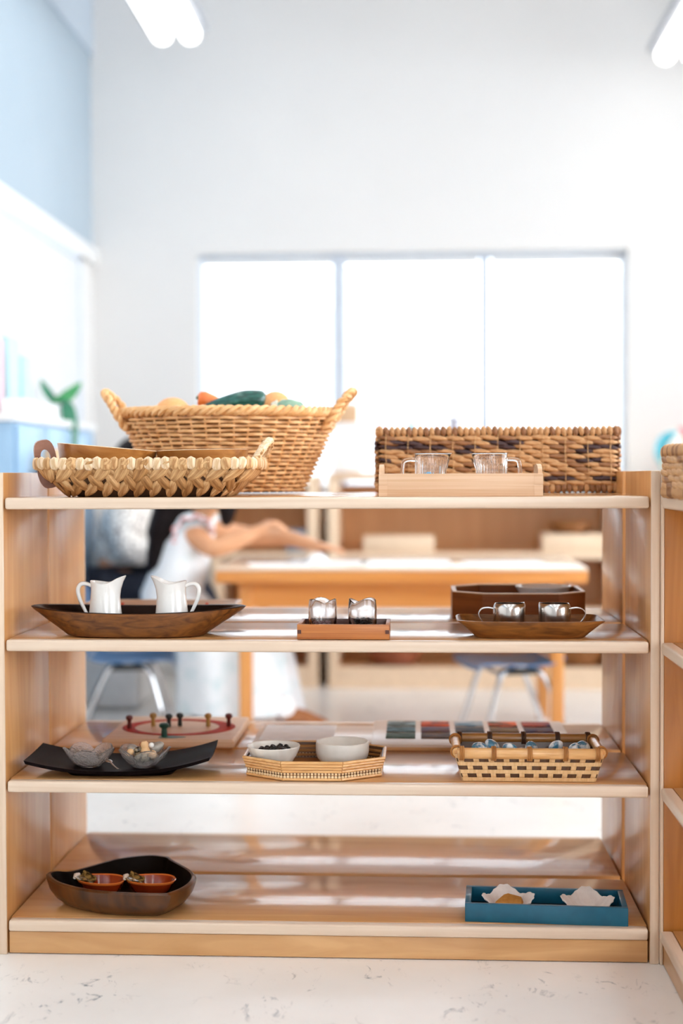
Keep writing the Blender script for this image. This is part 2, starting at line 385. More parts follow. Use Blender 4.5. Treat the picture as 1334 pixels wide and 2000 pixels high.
def bez(p, n=14):
    p = [Vector(q) for q in p]; out = []
    for k in range(len(p)-1):
        a = p[max(k-1, 0)]; b = p[k]; c = p[k+1]; d = p[min(k+2, len(p)-1)]
        for i in range(n):
            t = i/n
            out.append(.5*((2*b)+(c-a)*t+(2*a-5*b+4*c-d)*t*t+(3*b-a-3*c+d)*t**3))
    out.append(p[-1]); return out

def rr_path(hx, hy, rad, N):
    """N points with outward normal along a rounded rectangle, by arc length, starting at the middle of the front (-y)."""
    rad = min(rad, hx, hy); sx, sy = hx-rad, hy-rad
    segs = [('l', (0, -hy), (sx, -hy)), ('a', (sx, -sy), -PI/2), ('l', (hx, -sy), (hx, sy)), ('a', (sx, sy), 0), ('l', (sx, hy), (-sx, hy)),
            ('a', (-sx, sy), PI/2), ('l', (-hx, sy), (-hx, -sy)), ('a', (-sx, -sy), PI), ('l', (-sx, -hy), (0, -hy))]
    L = [math.hypot(s[2][0]-s[1][0], s[2][1]-s[1][1]) if s[0] == 'l' else rad*PI/2 for s in segs]
    T = sum(L); out = []
    for i in range(N):
        d = T*i/N; k = 0
        while d > L[k] and k < len(L)-1: d -= L[k]; k += 1
        s = segs[k]
        if s[0] == 'l':
            f = d/L[k] if L[k] > 0 else 0; x = s[1][0]+(s[2][0]-s[1][0])*f; y = s[1][1]+(s[2][1]-s[1][1])*f
            tx, ty = s[2][0]-s[1][0], s[2][1]-s[1][1]; l = math.hypot(tx, ty) or 1; nx, ny = ty/l, -tx/l
        else:
            a = s[2]+d/rad; nx, ny = math.cos(a), math.sin(a); x, y = s[1][0]+rad*nx, s[1][1]+rad*ny
        out.append((Vector((x, y, 0)), Vector((nx, ny, 0))))
    return out, T

def leaf_mesh(name, L, Wd, T, mat, n=8, m=7, ridge=.25, pw=.55):
    """A plump husk or strand, its length along local X, its thickness along local Z."""
    rings = []
    for i in range(m+1):
        s = -1+2*i/m; w = max((1-min(1, s*s))**pw, .06)
        rings.append([(s*L/2, Wd/2*w*math.cos(2*PI*j/n), T/2*w*math.sin(2*PI*j/n)*(1+(ridge if j % 2 else -ridge))) for j in range(n)])
    me = bpy.data.meshes.new(name); V, F, _ = loft(rings); me.from_pydata([tuple(v) for v in V], [], F)
    me.materials.append(MAT[mat]); me.shade_smooth(); return me

def frame_of(n, tilt):
    """Rotation whose X lies in the wall plane, tilted from the horizontal tangent, and whose Z is the outward normal n."""
    t = Vector((0, 0, 1)).cross(n).normalized(); u = n.cross(t)
    x = t*math.cos(tilt)+u*math.sin(tilt); y = n.cross(x)
    return Matrix((x, y, n)).transposed().to_4x4()

def put(me, name, parent, pos, rot):
    o = bpy.data.objects.new(name, me); COL.objects.link(o); o.parent = parent
    m = rot.copy(); m.translation = pos; o.matrix_local = m; return o

# ================================================================= SETTING
XL, XR, YB, YF, ZC = -0.68, 3.4, 3.70, -4.2, 3.2
structure(rbox(XL-.1, XR+.1, YF-.1, YB+.2, -.06, 0), 'floor', 'floor')
structure(rbox(XL-.1, XR+.1, YF-.1, YB+.2, ZC, ZC+.06), 'ceiling', 'ceil')
WX0, WX1, WZ0, WZ1 = -.211, 1.676, .80, 1.865
g = G()
g.add(rbox(XL, WX0, YB, YB+.12, 0, ZC)).add(rbox(WX1, XR, YB, YB+.12, 0, ZC))
g.add(rbox(WX0, WX1, YB, YB+.12, WZ1, ZC)).add(rbox(WX0, WX1, YB, YB+.12, 0, WZ0))
o = g.obj('wall_back', 'wall'); o['kind'] = 'structure'
structure(rbox(XL-.1, XL, YF, YB+.12, 0, 1.89), 'wall_left', 'wall')
structure(rbox(XL-.1, XL, YF, YB+.0, 1.89, ZC), 'wall_left_upper', 'wall_blue')
structure(rbox(XL, XL+.012, 1.0, YB-.001, 2.74, ZC), 'trim_1', 'wall_blue2')
structure(rbox(XL, XL+.03, YF, YB-.0, 1.815, 1.885, .006), 'trim_2', 'trim')
# right wall and wall behind the camera: unseen windows, added and sized for daylight
def wall_with_window(name, axis, pos, a0, a1, w0, w1, z0, z1, sgn):
    g = G()
    def bx(p0, p1, q0, q1):
        d0, d1 = (pos, pos+.12*sgn) if sgn > 0 else (pos-.12, pos)
        if axis == 'x': g.add(rbox(d0, d1, p0, p1, q0, q1))
        else: g.add(rbox(p0, p1, d0, d1, q0, q1))
    bx(a0, w0, 0, ZC); bx(w1, a1, 0, ZC); bx(w0, w1, z1, ZC); bx(w0, w1, 0, z0)
    o = g.obj(name, 'wall'); o['kind'] = 'structure'
wall_with_window('wall_right', 'x', XR, YF, YB, -2.6, 3.4, .5, 2.6, 1)
wall_with_window('wall_front', 'y', YF, XL, XR, 1.1, 2.6, .7, 2.5, -1)
structure(rbox(XL, XR, YB-.012, YB, 0, .09, .003), 'baseboard_back', 'trim')
structure(rbox(XL, XL+.012, YF, YB-.012, 0, .09, .003), 'baseboard_left', 'trim')
# window in the back wall: frame, three panes, mullions
wf = structure(rbox(WX0, WX1, YB+.05, YB+.10, WZ1-.022, WZ1), 'window_1', 'frame_grey')
def wpart(x0, x1, z0, z1, name='window_frame', m='frame_grey', y0=.03, y1=.10):
    return one(rbox(x0, x1, YB+y0, YB+y1, z0, z1), name, m, wf)
wpart(WX0, WX0+.022, WZ0, WZ1-.022); wpart(WX1-.022, WX1, WZ0, WZ1-.022); wpart(WX0, WX1, WZ0, WZ0+.03)
wpart(.384, .442, WZ0+.03, WZ1-.022, 'mullion', 'frame_pale'); wpart(1.036, 1.08, WZ0+.03, WZ1-.022, 'mullion', 'frame_pale')
for a, b_ in ((WX0+.022, .388), (.438, 1.036), (1.08, WX1-.022)):
    one(rbox(a, b_, YB+.075, YB+.079, WZ0+.03, WZ1-.022), 'pane', 'pane', wf)
structure(rbox(WX0-.02, WX1+.02, YB-.03, YB+.03, WZ0-.03, WZ0, .004), 'trim_3', 'trim')
for k, (nm, vf, cuts) in enumerate((('unseen_window_2', rbox(XR+.04, XR+.09, -2.6, 3.4, 2.56, 2.6), [-2.6, -.6, 1.38, 3.36]), ('unseen_window_3', None, None))):  # both out of view, added to let more daylight in
    if k == 0:
        w2 = structure(vf, nm, 'frame_grey')
        for c in cuts: one(rbox(XR+.04, XR+.09, c, c+.04, .5, 2.56), 'window_frame', 'frame_grey', w2)
        one(rbox(XR+.06, XR+.064, -2.6, 3.4, .5, 2.56), 'pane', 'pane', w2)
    else:
        w3 = structure(rbox(1.1, 2.6, YF-.09, YF-.04, 2.46, 2.5), nm, 'frame_grey')
        for c in (1.1, 1.83, 2.56): one(rbox(c, c+.04, YF-.09, YF-.04, .7, 2.46), 'window_frame', 'frame_grey', w3)
        one(rbox(1.1, 2.6, YF-.064, YF-.06, .7, 2.46), 'pane', 'pane', w3)
# sheer roller blinds
for k, (a, b_, lb) in enumerate(((WX0+.024, .386, 'white sheer roller blind in the left pane of the window'), (.44, 1.034, 'white sheer roller blind in the middle pane of the window'), (1.082, WX1-.024, 'white sheer roller blind in the right pane of the window'))):
    t = thing('roller_blind', lb, 'blind', ((a+b_)/2, YB+.045, WZ0+.04), 0, 'sheer blinds in the back window')
    h = (b_-a)/2-.004
    one(rbox(-h, h, -.0006, .0006, .0, .97), 'blind_fabric', 'shade', t)
    one(tube([(-h, 0, .988), (h, 0, .988)], .014, 12), 'roller_tube', 'trim', t)
    one(rbox(-h, h, -.005, .005, -.008, .006, .002), 'bottom_rail', 'trim', t)
# outside
structure(rbox(-25, 25, YB+1.0, 60, -.5, -.42), 'ground', 'ground')
t = thing('conifer_tree', 'pale conifer standing outside the right window pane', 'tree', (3.05, 12.0, -.42))
g = G()
for k in range(7):
    z = .5+k*.36; r = 1.0-.13*k
    g.add(lathe([(r, z), (r*.8, z+.05), (.12, z+.62)], 14, fn=lambda r_, z_, a: (r_*(1+.12*math.cos(7*a))*math.cos(a), r_*(1+.12*math.cos(7*a))*math.sin(a), z_-.06*r_*math.cos(7*a))))
g.obj('foliage', 'tree', t); one(tube([(0, 0, 0), (0, 0, .7)], .09, 8), 'trunk', 'shoe_dark', t)
t = thing('house', 'pale house far outside beyond the left window pane', 'house', (-.6, 20, -.42))
one(rbox(-1.6, 1.6, -1, 1, 0, 2.9), 'wall', 'outhouse', t)
one(([(-1.8, -1.2, 2.9), (1.8, -1.2, 2.9), (1.8, 1.2, 2.9), (-1.8, 1.2, 2.9), (-1.8, 0, 3.9), (1.8, 0, 3.9)], [[0, 1, 5, 4], [2, 3, 4, 5], [0, 4, 3], [1, 2, 5], [0, 3, 2, 1]]), 'roof', 'frame_grey', t)

# ceiling lamps (suspended twin fluorescent fixtures)
def lamp_fixture(x, y1, L, label):
    t = thing('ceiling_light', label, 'lamp', (x, y1, 2.61), 0, 'suspended twin tube lamps')
    one(rbox(-.125, .125, -L, -.005, .035, .075, .01), 'housing', 'lamp_body', t)
    for sx in (-1, 1):
        cx = sx*.056
        one(tube([(cx, -L+.01, .02), (cx, -.045, .02), (cx, -.018, .026), (cx, -.004, .034)], [.041, .041, .036, .016], 14), 'diffuser', 'lamp', t)
    for yy in (-L*.2, -L*.8): one(tube([(0, yy, .07), (0, yy, ZC-2.61)], .006, 6), 'suspension_rod', 'lamp_body', t)
lamp_fixture(-.19, 3.10, 2.4, 'white twin tube lamp hanging at the upper left')
lamp_fixture(1.85, 3.5, 2.4, 'white twin tube lamp hanging in the upper right corner')
lamp_fixture(-.19, .55, 2.4, 'unseen twin tube lamp added overhead on the left, above the front shelves')  # this and the next three carry the rows out of view, added for room light
lamp_fixture(1.85, .95, 2.4, 'unseen twin tube lamp added overhead on the right, above the front shelves')
lamp_fixture(-.19, -1.95, 2.2, 'unseen twin tube lamp added overhead on the left, behind the camera')
lamp_fixture(1.85, -1.55, 2.4, 'unseen twin tube lamp added overhead on the right, behind the camera')

lamp_fixture(.83, 2.25, 2.4, 'unseen twin tube lamp added in a middle row, above the low table')  # extra middle row, out of view, added to brighten the floor
lamp_fixture(.83, -.35, 2.4, 'unseen twin tube lamp added in a middle row, above the camera')

# whiteboard on the left wall
t = thing('whiteboard', 'large whiteboard with thin grey frame on the left wall', 'whiteboard', (XL, 2.0, 1.05))
one(rbox(0, .012, -1.4, 1.38, .0, .74), 'board_surface', 'board_white', t)
for vf in (rbox(0, .02, 1.38, 1.42, -.0, .765), rbox(0, .02, -1.44, 1.42, .74, .765), rbox(0, .02, -1.44, -1.4, 0, .74)): one(vf, 'frame', 'frame_grey', t)

# ================================================================= SHELF UNITS
Z1, Z2, Z3, Z4, ZP, TH, SD = .8469, .5851, .3234, .0641, .8932, .0215, .3186
SW = 1.18
def shelf_unit(name, label, loc, rotz=0, W_=SW, x_edge=True, dark=False):
    t = thing(name, label, 'shelf', loc, rotz)
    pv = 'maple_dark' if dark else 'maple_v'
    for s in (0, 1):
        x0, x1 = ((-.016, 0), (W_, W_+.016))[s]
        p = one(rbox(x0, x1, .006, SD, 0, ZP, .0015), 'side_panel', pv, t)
        one(rbox(x0, x1, 0, .006, 0, ZP, .0018), 'edge_strip', 'maple_edge_v', p)
    for z in (Z1, Z2, Z3, Z4):
        p = one(rbox(.0025, W_-.0025, .022, SD-.001, z-TH, z, .001), 'shelf', 'maple', t)
        V, F = rbox(.003, W_-.003, 0.0005, .022, z-TH, z, .0045, 3)
        one((V, F), 'shelf_edge', 'maple_edge', p)
    one(rbox(.003, W_-.003, .006, .022, .0015, Z4-TH-.001, .001), 'kickboard', 'maple_kick', t)
    one(rbox(.0, W_, SD-.02, SD-.004, .002, Z4-TH-.001, .001), 'back_rail', 'maple_kick', t)
    return t
shelf_unit('shelf_unit', 'open maple shelf unit in front, with four shelves of trays', (0, 0, 0))
shelf_unit('shelf_unit', 'second maple shelf unit standing back to back behind the front one', (SW-.003, 2*SD+.0162+.004, 0), PI)
# unit at right, facing left, seen end on
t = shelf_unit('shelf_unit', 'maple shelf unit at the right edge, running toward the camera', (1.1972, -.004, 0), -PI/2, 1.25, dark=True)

# ---------------------------------------------------------------- top shelf: braided tray
def braided_tray():
    t = thing('braided_basket', 'shallow braided water hyacinth basket at the left front of the top shelf', 'basket', (.2535, .140, Z1))
    H = .064
    bx, by, tx, ty = .147, .092, .208, .134
    N = 64
    A, _ = rr_path(bx, by, .05, N); B, _ = rr_path(tx, ty, .06, N)
    def at(i, n, h):
        A_, _ = A, 0
        f = i/n*N; k = int(f) % N; k2 = (k+1) % N; q = f-int(f)
        a = A[k][0].lerp(A[k2][0], q); b = B[k][0].lerp(B[k2][0], q); nn = (B[k][1].lerp(B[k2][1], q)).normalized()
        p = a.lerp(b, h**.8); p.z = .004+H*h
        tl = Vector((nn.x, nn.y, -.75)).normalized()
        return p, tl, nn
    rings = [[tuple(A[k][0]*.9) for k in range(N)], [tuple(A[k][0]*.98+Vector((0, 0, .004))) for k in range(N)],
             [tuple(A[k][0].lerp(B[k][0], .75)*.97+Vector((0, 0, .04))) for k in range(N)], [tuple(B[k][0]*.965+Vector((0, 0, H-.002))) for k in range(N)],
             [tuple(B[k][0]*.945+Vector((0, 0, H-.002))) for k in range(N)], [tuple(A[k][0]*.92+Vector((0, 0, .008))) for k in range(N)]]
    one(loft(rings), 'basket_body', 'husk_dark', t)
    ms = [leaf_mesh('husk', .064, .027, .013, m, 10, 8, .18, .8) for m in ('husk', 'husk_b', 'husk')]
    ml = [leaf_mesh('husk', .052, .021, .011, m, 10, 8, .18, .85) for m in ('husk_b', 'husk')]
    mw = [leaf_mesh('rim_wrap', .025, w_, .012, m, 8, 6, .2, .35) for m, w_ in (('husk_pale', .021), ('husk', .019), ('husk', .025))]
    n = 33
    for i in range(n):
        e = random.uniform
        p, tl, nn = at(i, n, .70); put(random.choice(ms), 'braid_husk', t, p+tl*.002, frame_of(tl, .95+e(-.15, .15)))
        p, tl, nn = at(i+.52, n, .62); put(random.choice(ml), 'braid_husk', t, p-tl*.002, frame_of(tl, 2.2+e(-.15, .15)))
        p, tl, nn = at(i+.3, n, .36); put(random.choice(ml), 'braid_husk', t, p+tl*.000, frame_of(tl, 2.1+e(-.2, .2)))
        p, tl, nn = at(i+.8, n, .2); put(random.choice(ml), 'braid_husk', t, p-tl*.001, frame_of(tl, 1.0+e(-.2, .2)))
    n = 80
    for i in range(n):
        p, tl, nn = at(i, n, 1.0); p = p+nn*.0+Vector((0, 0, -.006+random.uniform(-.0015, .0015)))
        put(random.choice(mw), 'rim_wrap', t, p, frame_of(nn, PI/2+random.uniform(-.45, .30)))
    # handle loop at the right end
    pts = bez([(tx-.012, -.05, H-.004), (tx+.004, -.045, H+.02), (tx+.014, -.022, H+.038), (tx+.017, .005, H+.042), (tx+.014, .03, H+.036), (tx+.004, .05, H+.018), (tx-.012, .055, H-.004)], 6)
    h = one(tube(pts, .0075, 8), 'handle', 'husk_pale', t)
    k = 0
    for i in range(2, len(pts)-2, 2):
        d = (pts[i+1]-pts[i-1]).normalized(); nrm = d.orthogonal().normalized()
        put(mw[k % 3], 'handle_wrap', h, pts[i], frame_of(nrm, random.uniform(-.4, .4)) @ Matrix.Scale(.75, 4)); k += 1
    return t
braided_tray()

def lathe_bowl(R, H, base, th, flare=1.0, n=56):
    pr = [(base*.96, 0), (base, .002)]; mt = [0]
    for i in range(1, 9):
        f = i/8; pr.append((base+(R-base)*(f**(.55*flare)), .002+(H-.002)*f)); mt.append(0)
    pr += [(R-th*.5, H+.001), (R-th, H)]; mt += [1, 1, 1]
    for i in range(7, 0, -1):
        f = i/8; pr.append((base-th+(R-base)*(f**(.55*flare)), th+(H-th)*f)); mt.append(2)
    mt = mt[:len(pr)-1]
    while len(mt) < len(pr)-1: mt.append(2)
    return lathe(pr, n, mt)

def wood_bowl(label, loc, tilt, R, H):
    t = thing('wooden_bowl', label, 'bowl', loc); t.rotation_euler = tilt
    G().add(lathe_bowl(R, H, R*.62, .008, .7)).obj('bowl_body', ['acacia_lite', 'acacia_rim', 'acacia_lite'], t)
wood_bowl('round honey coloured wooden bowl tilted in the left half of the braided basket', (.158, .142, Z1+.019), (0, math.radians(5), 0), .096, .076)
wood_bowl('round honey coloured wooden bowl in the right half of the braided basket', (.349, .150, Z1+.012), (0, math.radians(-1), 0), .088, .076)
# paddle handle with a hole, standing in the left end of the braided basket
t = thing('wooden_paddle', 'reddish brown wooden handle with oval hole poking from the left end of the braided basket', 'paddle', (.071, .082, Z1+.012)); t.rotation_euler = (.1, -.2, .35)
ring_o, ring_i = [], []
def paddle(y0, y1):
    n = 24; O = []; I = []
    for j in range(n):
        a = 2*PI*j/n
        O.append((.020*math.copysign(abs(math.cos(a))**.6, math.cos(a)), .052+.046*math.copysign(abs(math.sin(a))**.6, math.sin(a))))
        I.append((.009*math.cos(a), .066+.014*math.sin(a)))
    V = [(x, y0, z) for x, z in O]+[(x, y0, z) for x, z in I]+[(x, y1, z) for x, z in O]+[(x, y1, z) for x, z in I]
    F = []
    for j in range(n):
        k = (j+1) % n
        F += [[j, k, n+k, n+j], [2*n+j, 3*n+j, 3*n+k, 2*n+k], [j, 2*n+j, 2*n+k, k], [n+j, n+k, 3*n+k, 3*n+j]]
    return V, F
one(paddle(-.007, .007), 'paddle_handle', 'handle_brown', t)

# ---------------------------------------------------------------- big wicker basket with produce
def wicker_basket():
    t = thing('wicker_basket', 'large oval honey wicker basket of vegetables with two looped handles', 'basket', (.352, .505, Z1))
    H, a0, b0, a1, b1 = .168, .152, .108, .232, .158
    def R(h): q = h**.85; return a0+(a1-a0)*q, b0+(b1-b0)*q
    n = 46
    rows = 19
    for k in range(rows):
        h = (k+.6)/rows; a, b = R(h); pts = []
        for j in range(n*4):
            th = 2*PI*j/(n*4); w = .0058*math.cos(n*th/2*1.0+PI*k)
            pts.append(((a+w)*math.cos(th), (b+w)*math.sin(th), .004+H*h+.0008*math.sin(5*th+k)))
        one(tube(pts, .0037, 6, True), 'weave_row', 'wicker', t)
    for s in range(n):
        th = 2*PI*(s+.5)/n; pts = []
        for i in range(5):
            a, b = R(i/4); pts.append((a*math.cos(th), b*math.sin(th), .004+H*i/4))
        one(tube(pts, .0026, 5), 'stake', 'wicker', t)
    rings = []
    for i in range(7):
        a, b = R(i/6); rings.append(se(a-.009, b-.009, .003+(H-.006)*i/6))
    for i in range(6, -1, -1):
        a, b = R(i/6); rings.append(se(a-.012, b-.012, .006+(H-.006)*i/6))
    one(loft(rings), 'basket_body', 'wicker_in', t)
    a, b = R(1.0)
    for s in range(3):
        pts = []
        for j in range(220):
            th = 2*PI*j/220; ph = 26*th+2*PI*s/3
            pts.append(((a+.0075*math.cos(ph))*math.cos(th), (b+.0075*math.cos(ph))*math.sin(th), H+.006+.0065*math.sin(ph)))
        one(tube(pts, .0062, 6, True), 'rim_strand', 'wicker', t)
    for s in (-1, 1):
        path = bez([(s*(a-.02), -.062, H-.03), (s*(a+.002), -.06, H+.004), (s*(a+.018), -.05, H+.03), (s*(a+.036), -.02, H+.05), (s*(a+.037), .02, H+.05), (s*(a+.018), .05, H+.03), (s*(a+.002), .06, H+.004), (s*(a-.02), .062, H-.03)], 9)
        g = G()
        for q in range(2):
            pts = []
            for i, p in enumerate(path):
                d = (path[min(i+1, len(path)-1)]-path[max(i-1, 0)]).normalized(); u = d.orthogonal().normalized(); v = d.cross(u); ph = i*.75+PI*q
                pts.append(p+.0052*(u*math.cos(ph)+v*math.sin(ph)))
            g.add(tube(pts, .0055, 6))
        g.obj('handle', 'wicker', t)
    one(loft([se(.13, .08, .006), se(.15, .09, .07), se(a-.024, b-.024, .128), se(a-.05, b-.05, .140), se(.05, .03, .146)]), 'liner', 'cloth', t)
wicker_basket()
def px(x_, z_, y=.5): return Vector((.199+(x_-310)*.001116, y, 1.0525-(z_-780)*.001116))
t = tag(one(sph((0, 0, 0), (.040, .040, .036)), 'orange', 'orange', None, loc=px(342, 810, .47)), 'pale round orange at the left of the wicker basket', 'fruit')
t = tag(one(sph((0, 0, 0), (.036, .036, .037)), 'peach', 'orange', None, loc=px(534, 796, .55)), 'round peach coloured fruit behind the dark green cucumber', 'fruit')
t = thing('carrot', 'small bright orange carrot tip behind the cucumber', 'vegetable', px(400, 783, .50)); t.rotation_euler = (0, 0, .2)
one(tube([(-.0145, 0, .006), (-.012, 0, .006), (-.004, 0, .003), (.018, 0, -.006), (.06, .02, -.030)], [.007, .014, .0185, .018, .012], 14), 'root', 'carrot', t)
one(tube([(-.018, 0, .0075), (-.013, 0, .006)], [.003, .005], 8), 'crown', 'leaf_d', t)
t = thing('cucumber', 'dark green cucumber lying across the produce in the wicker basket', 'vegetable', px(460, 790, .475))
one(tube(bez([(-.072, 0, -.014), (-.05, 0, -.009), (-.015, 0, -.001), (.025, 0, .006), (.05, 0, .006), (.062, 0, .005), (.068, 0, .004)], 5), [.004+.0185*min(1, (i/14)**.7) if i < 22 else .0225*math.sqrt(max(.02, 1-((i-21)/9.6)**2)) for i in range(31)], 16), 'fruit_body', 'cuke', t)
one(tube([(-.079, 0, -.016), (-.07, 0, -.0135)], [.003, .004], 8), 'stem', 'leaf_d', t)
t = thing('squash', 'grey green squash with pale tip at the right of the wicker basket', 'vegetable', px(568, 807, .46))
one(tube([(-.026, 0, .008), (-.018, 0, .008), (.0, 0, .003), (.02, 0, -.002), (.034, 0, -.007), (.04, 0, -.01)], [.010, .019, .025, .024, .015, .004], 16), 'fruit_body', 'squash', t)
one(tube([(-.040, 0, .004), (-.034, 0, .006), (-.022, 0, .0085)], [.004, .014, .0175], 14), 'tip', 'squash_pale', t)

# ---------------------------------------------------------------- seagrass box basket on the rear unit
def seagrass_basket(name, label, loc, hx, hy, H, dark_rows, rotz=0, seg=.040, front='all', rows=11):
    t = thing(name, label, 'basket', loc, rotz)
    one(loft([se(hx-.010, hy-.010, .0, 14, 64), se(hx-.006, hy-.006, H-.004, 14, 64), se(hx-.012, hy-.012, H-.004, 14, 64), se(hx-.014, hy-.014, .012, 14, 64)]), 'basket_body', 'sea_back', t)
    rh = (H-.03)/rows
    mk = lambda m: leaf_mesh('strand', seg*1.32, rh*1.2, .017, m, 8, 8, .1, .62)
    M3 = {k: mk(k) for k in ('sea', 'sea_b', 'sea_dark')}
    mw = {k: leaf_mesh('rim_wrap', .024, .0125, .016, k, 8, 6, .15, .4) for k in ('sea', 'sea_b')}
    sides = [((-hx, -hy), (hx, -hy), Vector((0, -1, 0)), 0), ((hx, -hy), (hx, hy), Vector((1, 0, 0)), 1), ((hx, hy), (-hx, hy), Vector((0, 1, 0)), 2), ((-hx, hy), (-hx, -hy), Vector((-1, 0, 0)), 3)]
    stuff = G(); wob = lambda: random.uniform(-.0012, .0012)
    for (p0, p1, n, si) in sides:
        L = math.hypot(p1[0]-p0[0], p1[1]-p0[1]); n_s = max(3, int(L/seg))
        for r in range(rows):
            for s in range(n_s+(r % 2)):
                f = (s+(.5 if r % 2 == 0 else .0))/n_s
                e_ = seg*.66/L; f = min(max(f, e_), 1-e_)
                pos = Vector((p0[0]+(p1[0]-p0[0])*f, p0[1]+(p1[1]-p0[1])*f, .014+rh*(r+.5)+wob()))+n*(wob()+.001)
                dk = dark_rows.get(r, 0)
                mk_ = 'sea_dark' if random.random() < dk else ('sea_b' if random.random() < .28 else 'sea')
                rot = frame_of(n, -.10+random.uniform(-.06, .06))
                if si == 0 if front == 'all' else si in front: put(M3[mk_], 'strand', t, pos, rot)
                else:
                    me = M3[mk_]; stuff.add(([v.co for v in me.vertices], [list(p.vertices) for p in me.polygons]), {'sea': 0, 'sea_b': 1, 'sea_dark': 2}[mk_], pos, rot.to_3x3())
        m = int(L/.0118)
        for s in range(m):
            f = (s+.5)/m; q = Vector((p0[0]+(p1[0]-p0[0])*f, p0[1]+(p1[1]-p0[1])*f, 0))
            for z, tl in ((H-.0065, .12), (.0085, 0)):
                k = random.choice(('sea', 'sea', 'sea_b')); rot = frame_of(n, PI/2+tl+random.uniform(-.15, .15)); pos = q+Vector((0, 0, z+wob()))
                if si == 0 if front == 'all' else si in front: put(mw[k], 'rim_wrap', t, pos, rot)
                else:
                    me = mw[k]; stuff.add(([v.co for v in me.vertices], [list(p.vertices) for p in me.polygons]), {'sea': 0, 'sea_b': 1}[k], pos, rot.to_3x3())
    stuff.obj('back_weave', ['sea', 'sea_b', 'sea_dark'], t, kind='stuff')
    return t, hx, hy, H
t, hx, hy, H = seagrass_basket('seagrass_basket', 'long rectangular seagrass basket with dark plum bands on the right of the top shelf', (.930, .545, Z1+.003), .252, .112, .134, {9: .5, 8: .62, 7: .2, 1: .45, 5: .12}, 0, .036)
for k in range(11):
    x = -.235+k*.047
    one(tube([(x, -hy-.009, .016), (x+.001, -hy-.0095, .05), (x-.001, -hy-.0085, .09), (x, -hy-.009, H-.012)], .0009, 5), 'warp_string', 'husk', t)

# ---------------------------------------------------------------- pine box tray with two glass creamers
t = thing('pine_tray', 'long pale pine box tray with rounded raised ends on the top shelf', 'tray', (.8397, .075, Z1))
one(rbox(-.1485, .1485, -.061, -.053, 0, .042, .001), 'front_board', 'pine', t)
one(rbox(-.1485, .1485, .053, .061, 0, .042, .001), 'back_board', 'pine', t)
one(rbox(-.140, .140, -.053, .053, .003, .008), 'tray_floor', 'pine', t)
for s in (-1, 1):
    n = 16; O = []
    for j in range(n+1):
        a = PI*j/n; O.append((-.050*math.cos(a)*1.0, .040+.0195*math.sin(a)**.6))
    prof = [(-.0528, 0)]+[(-.0528, .038)]+[(y, z) for y, z in O]+[(.0528, .038), (.0528, 0)]
    xa, xb = s*.1485, s*.1405
    V = [(xa, y, z) for y, z in prof]+[(xb, y, z) for y, z in prof]; N = len(prof)
    one((V, [list(range(N)), list(range(2*N-1, N-1, -1))]+[[j, (j+1) % N, N+(j+1) % N, N+j] for j in range(N)]), 'end_board', 'pine', t)
    for z in (.002, .0225): one(rbox(s*.1410-.0078, s*.1410+.0078, -.0615, -.0600, z, z+.0185), 'finger_joint', 'pine', t)

def creamer_glass(label, loc, s, content):
    """Ribbed pressed glass creamer: spout toward s, handle on the other side."""
    t = thing('glass_creamer', label, 'creamer', loc)
    Hc = .072
    def fn(rr, z, a):
        h = z/Hc; sp = max(0, math.cos(a if s > 0 else a-PI))**6; rib = 1+(.022*math.cos(26*a) if (.08 < h < .86 and fn.outer) else 0)
        r = rr*rib*(1+.32*sp*max(0, h-.55)/.45)
        return (r*math.cos(a), r*math.sin(a), z)
    fn.outer = True
    prof = [(.026, 0), (.028, .002)]+[(.028+.001*i/9, .002+(Hc-.004)*i/9) for i in range(1, 10)]+[(.031, Hc-.001), (.0305, Hc)]
    inner = [(.0285, Hc-.001)]+[(.0265, Hc-.004-(Hc-.014)*i/8) for i in range(9)]+[(.02, .0075)]
    rings = []
    n = 104
    for (r, z) in prof: rings.append([fn(r, z, 2*PI*j/n) for j in range(n)])
    fn.outer = False
    for (r, z) in inner: rings.append([fn(r, z, 2*PI*j/n) for j in range(n)])
    one(loft(rings), 'cup_body', 'glass_rib', t)
    hp = bez([(-s*.0285, 0, .060), (-s*.040, 0, .060), (-s*.049, 0, .057), (-s*.0515, 0, .048), (-s*.0525, 0, .030), (-s*.050, 0, .022), (-s*.040, 0, .019), (-s*.029, 0, .019)], 5)
    one(tube(hp, .0038, 10), 'handle', 'glass', t)
    return t
cL = (.786, .075, Z1+.0082); cR = (.899, .075, Z1+.0082)
creamer_glass('ribbed glass creamer of pale grains, left one in the pine tray', cL, 1, 'grain')
creamer_glass('ribbed glass creamer with a few blue bits, right one in the pine tray', cR, -1, 'bits')
def scatter(name, label, cat, mat, c, R, z0, z1, n, r, loc, stretch=1.3, mats=None):
    g = G()
    for i in range(n):
        a = random.uniform(0, 2*PI); q = R*math.sqrt(random.random()); z = random.uniform(z0, z1)
        rot = Matrix.Rotation(random.uniform(0, PI), 3, 'Z') @ Matrix.Rotation(random.uniform(-.6, .6), 3, 'Y')
        g.add(sph((0, 0, 0), (r*stretch, r, r*.85), 8, 5), random.randrange(len(mats)) if mats else 0, (q*math.cos(a), q*math.sin(a), z), rot)
    o = g.obj(name, mats or mat, None, loc=loc); o['kind'] = 'stuff'; tag(o, label, cat); return o
scatter('dried_grains', 'pale dried grains filling the left glass creamer', 'grains', 'grain', None, .0215, .011, .030, 170, .0034, cL)
scatter('dried_grains', 'thin layer of pale grains in the bottom of the right glass creamer', 'grains', 'grain', None, .0215, .011, .014, 70, .0034, cR)
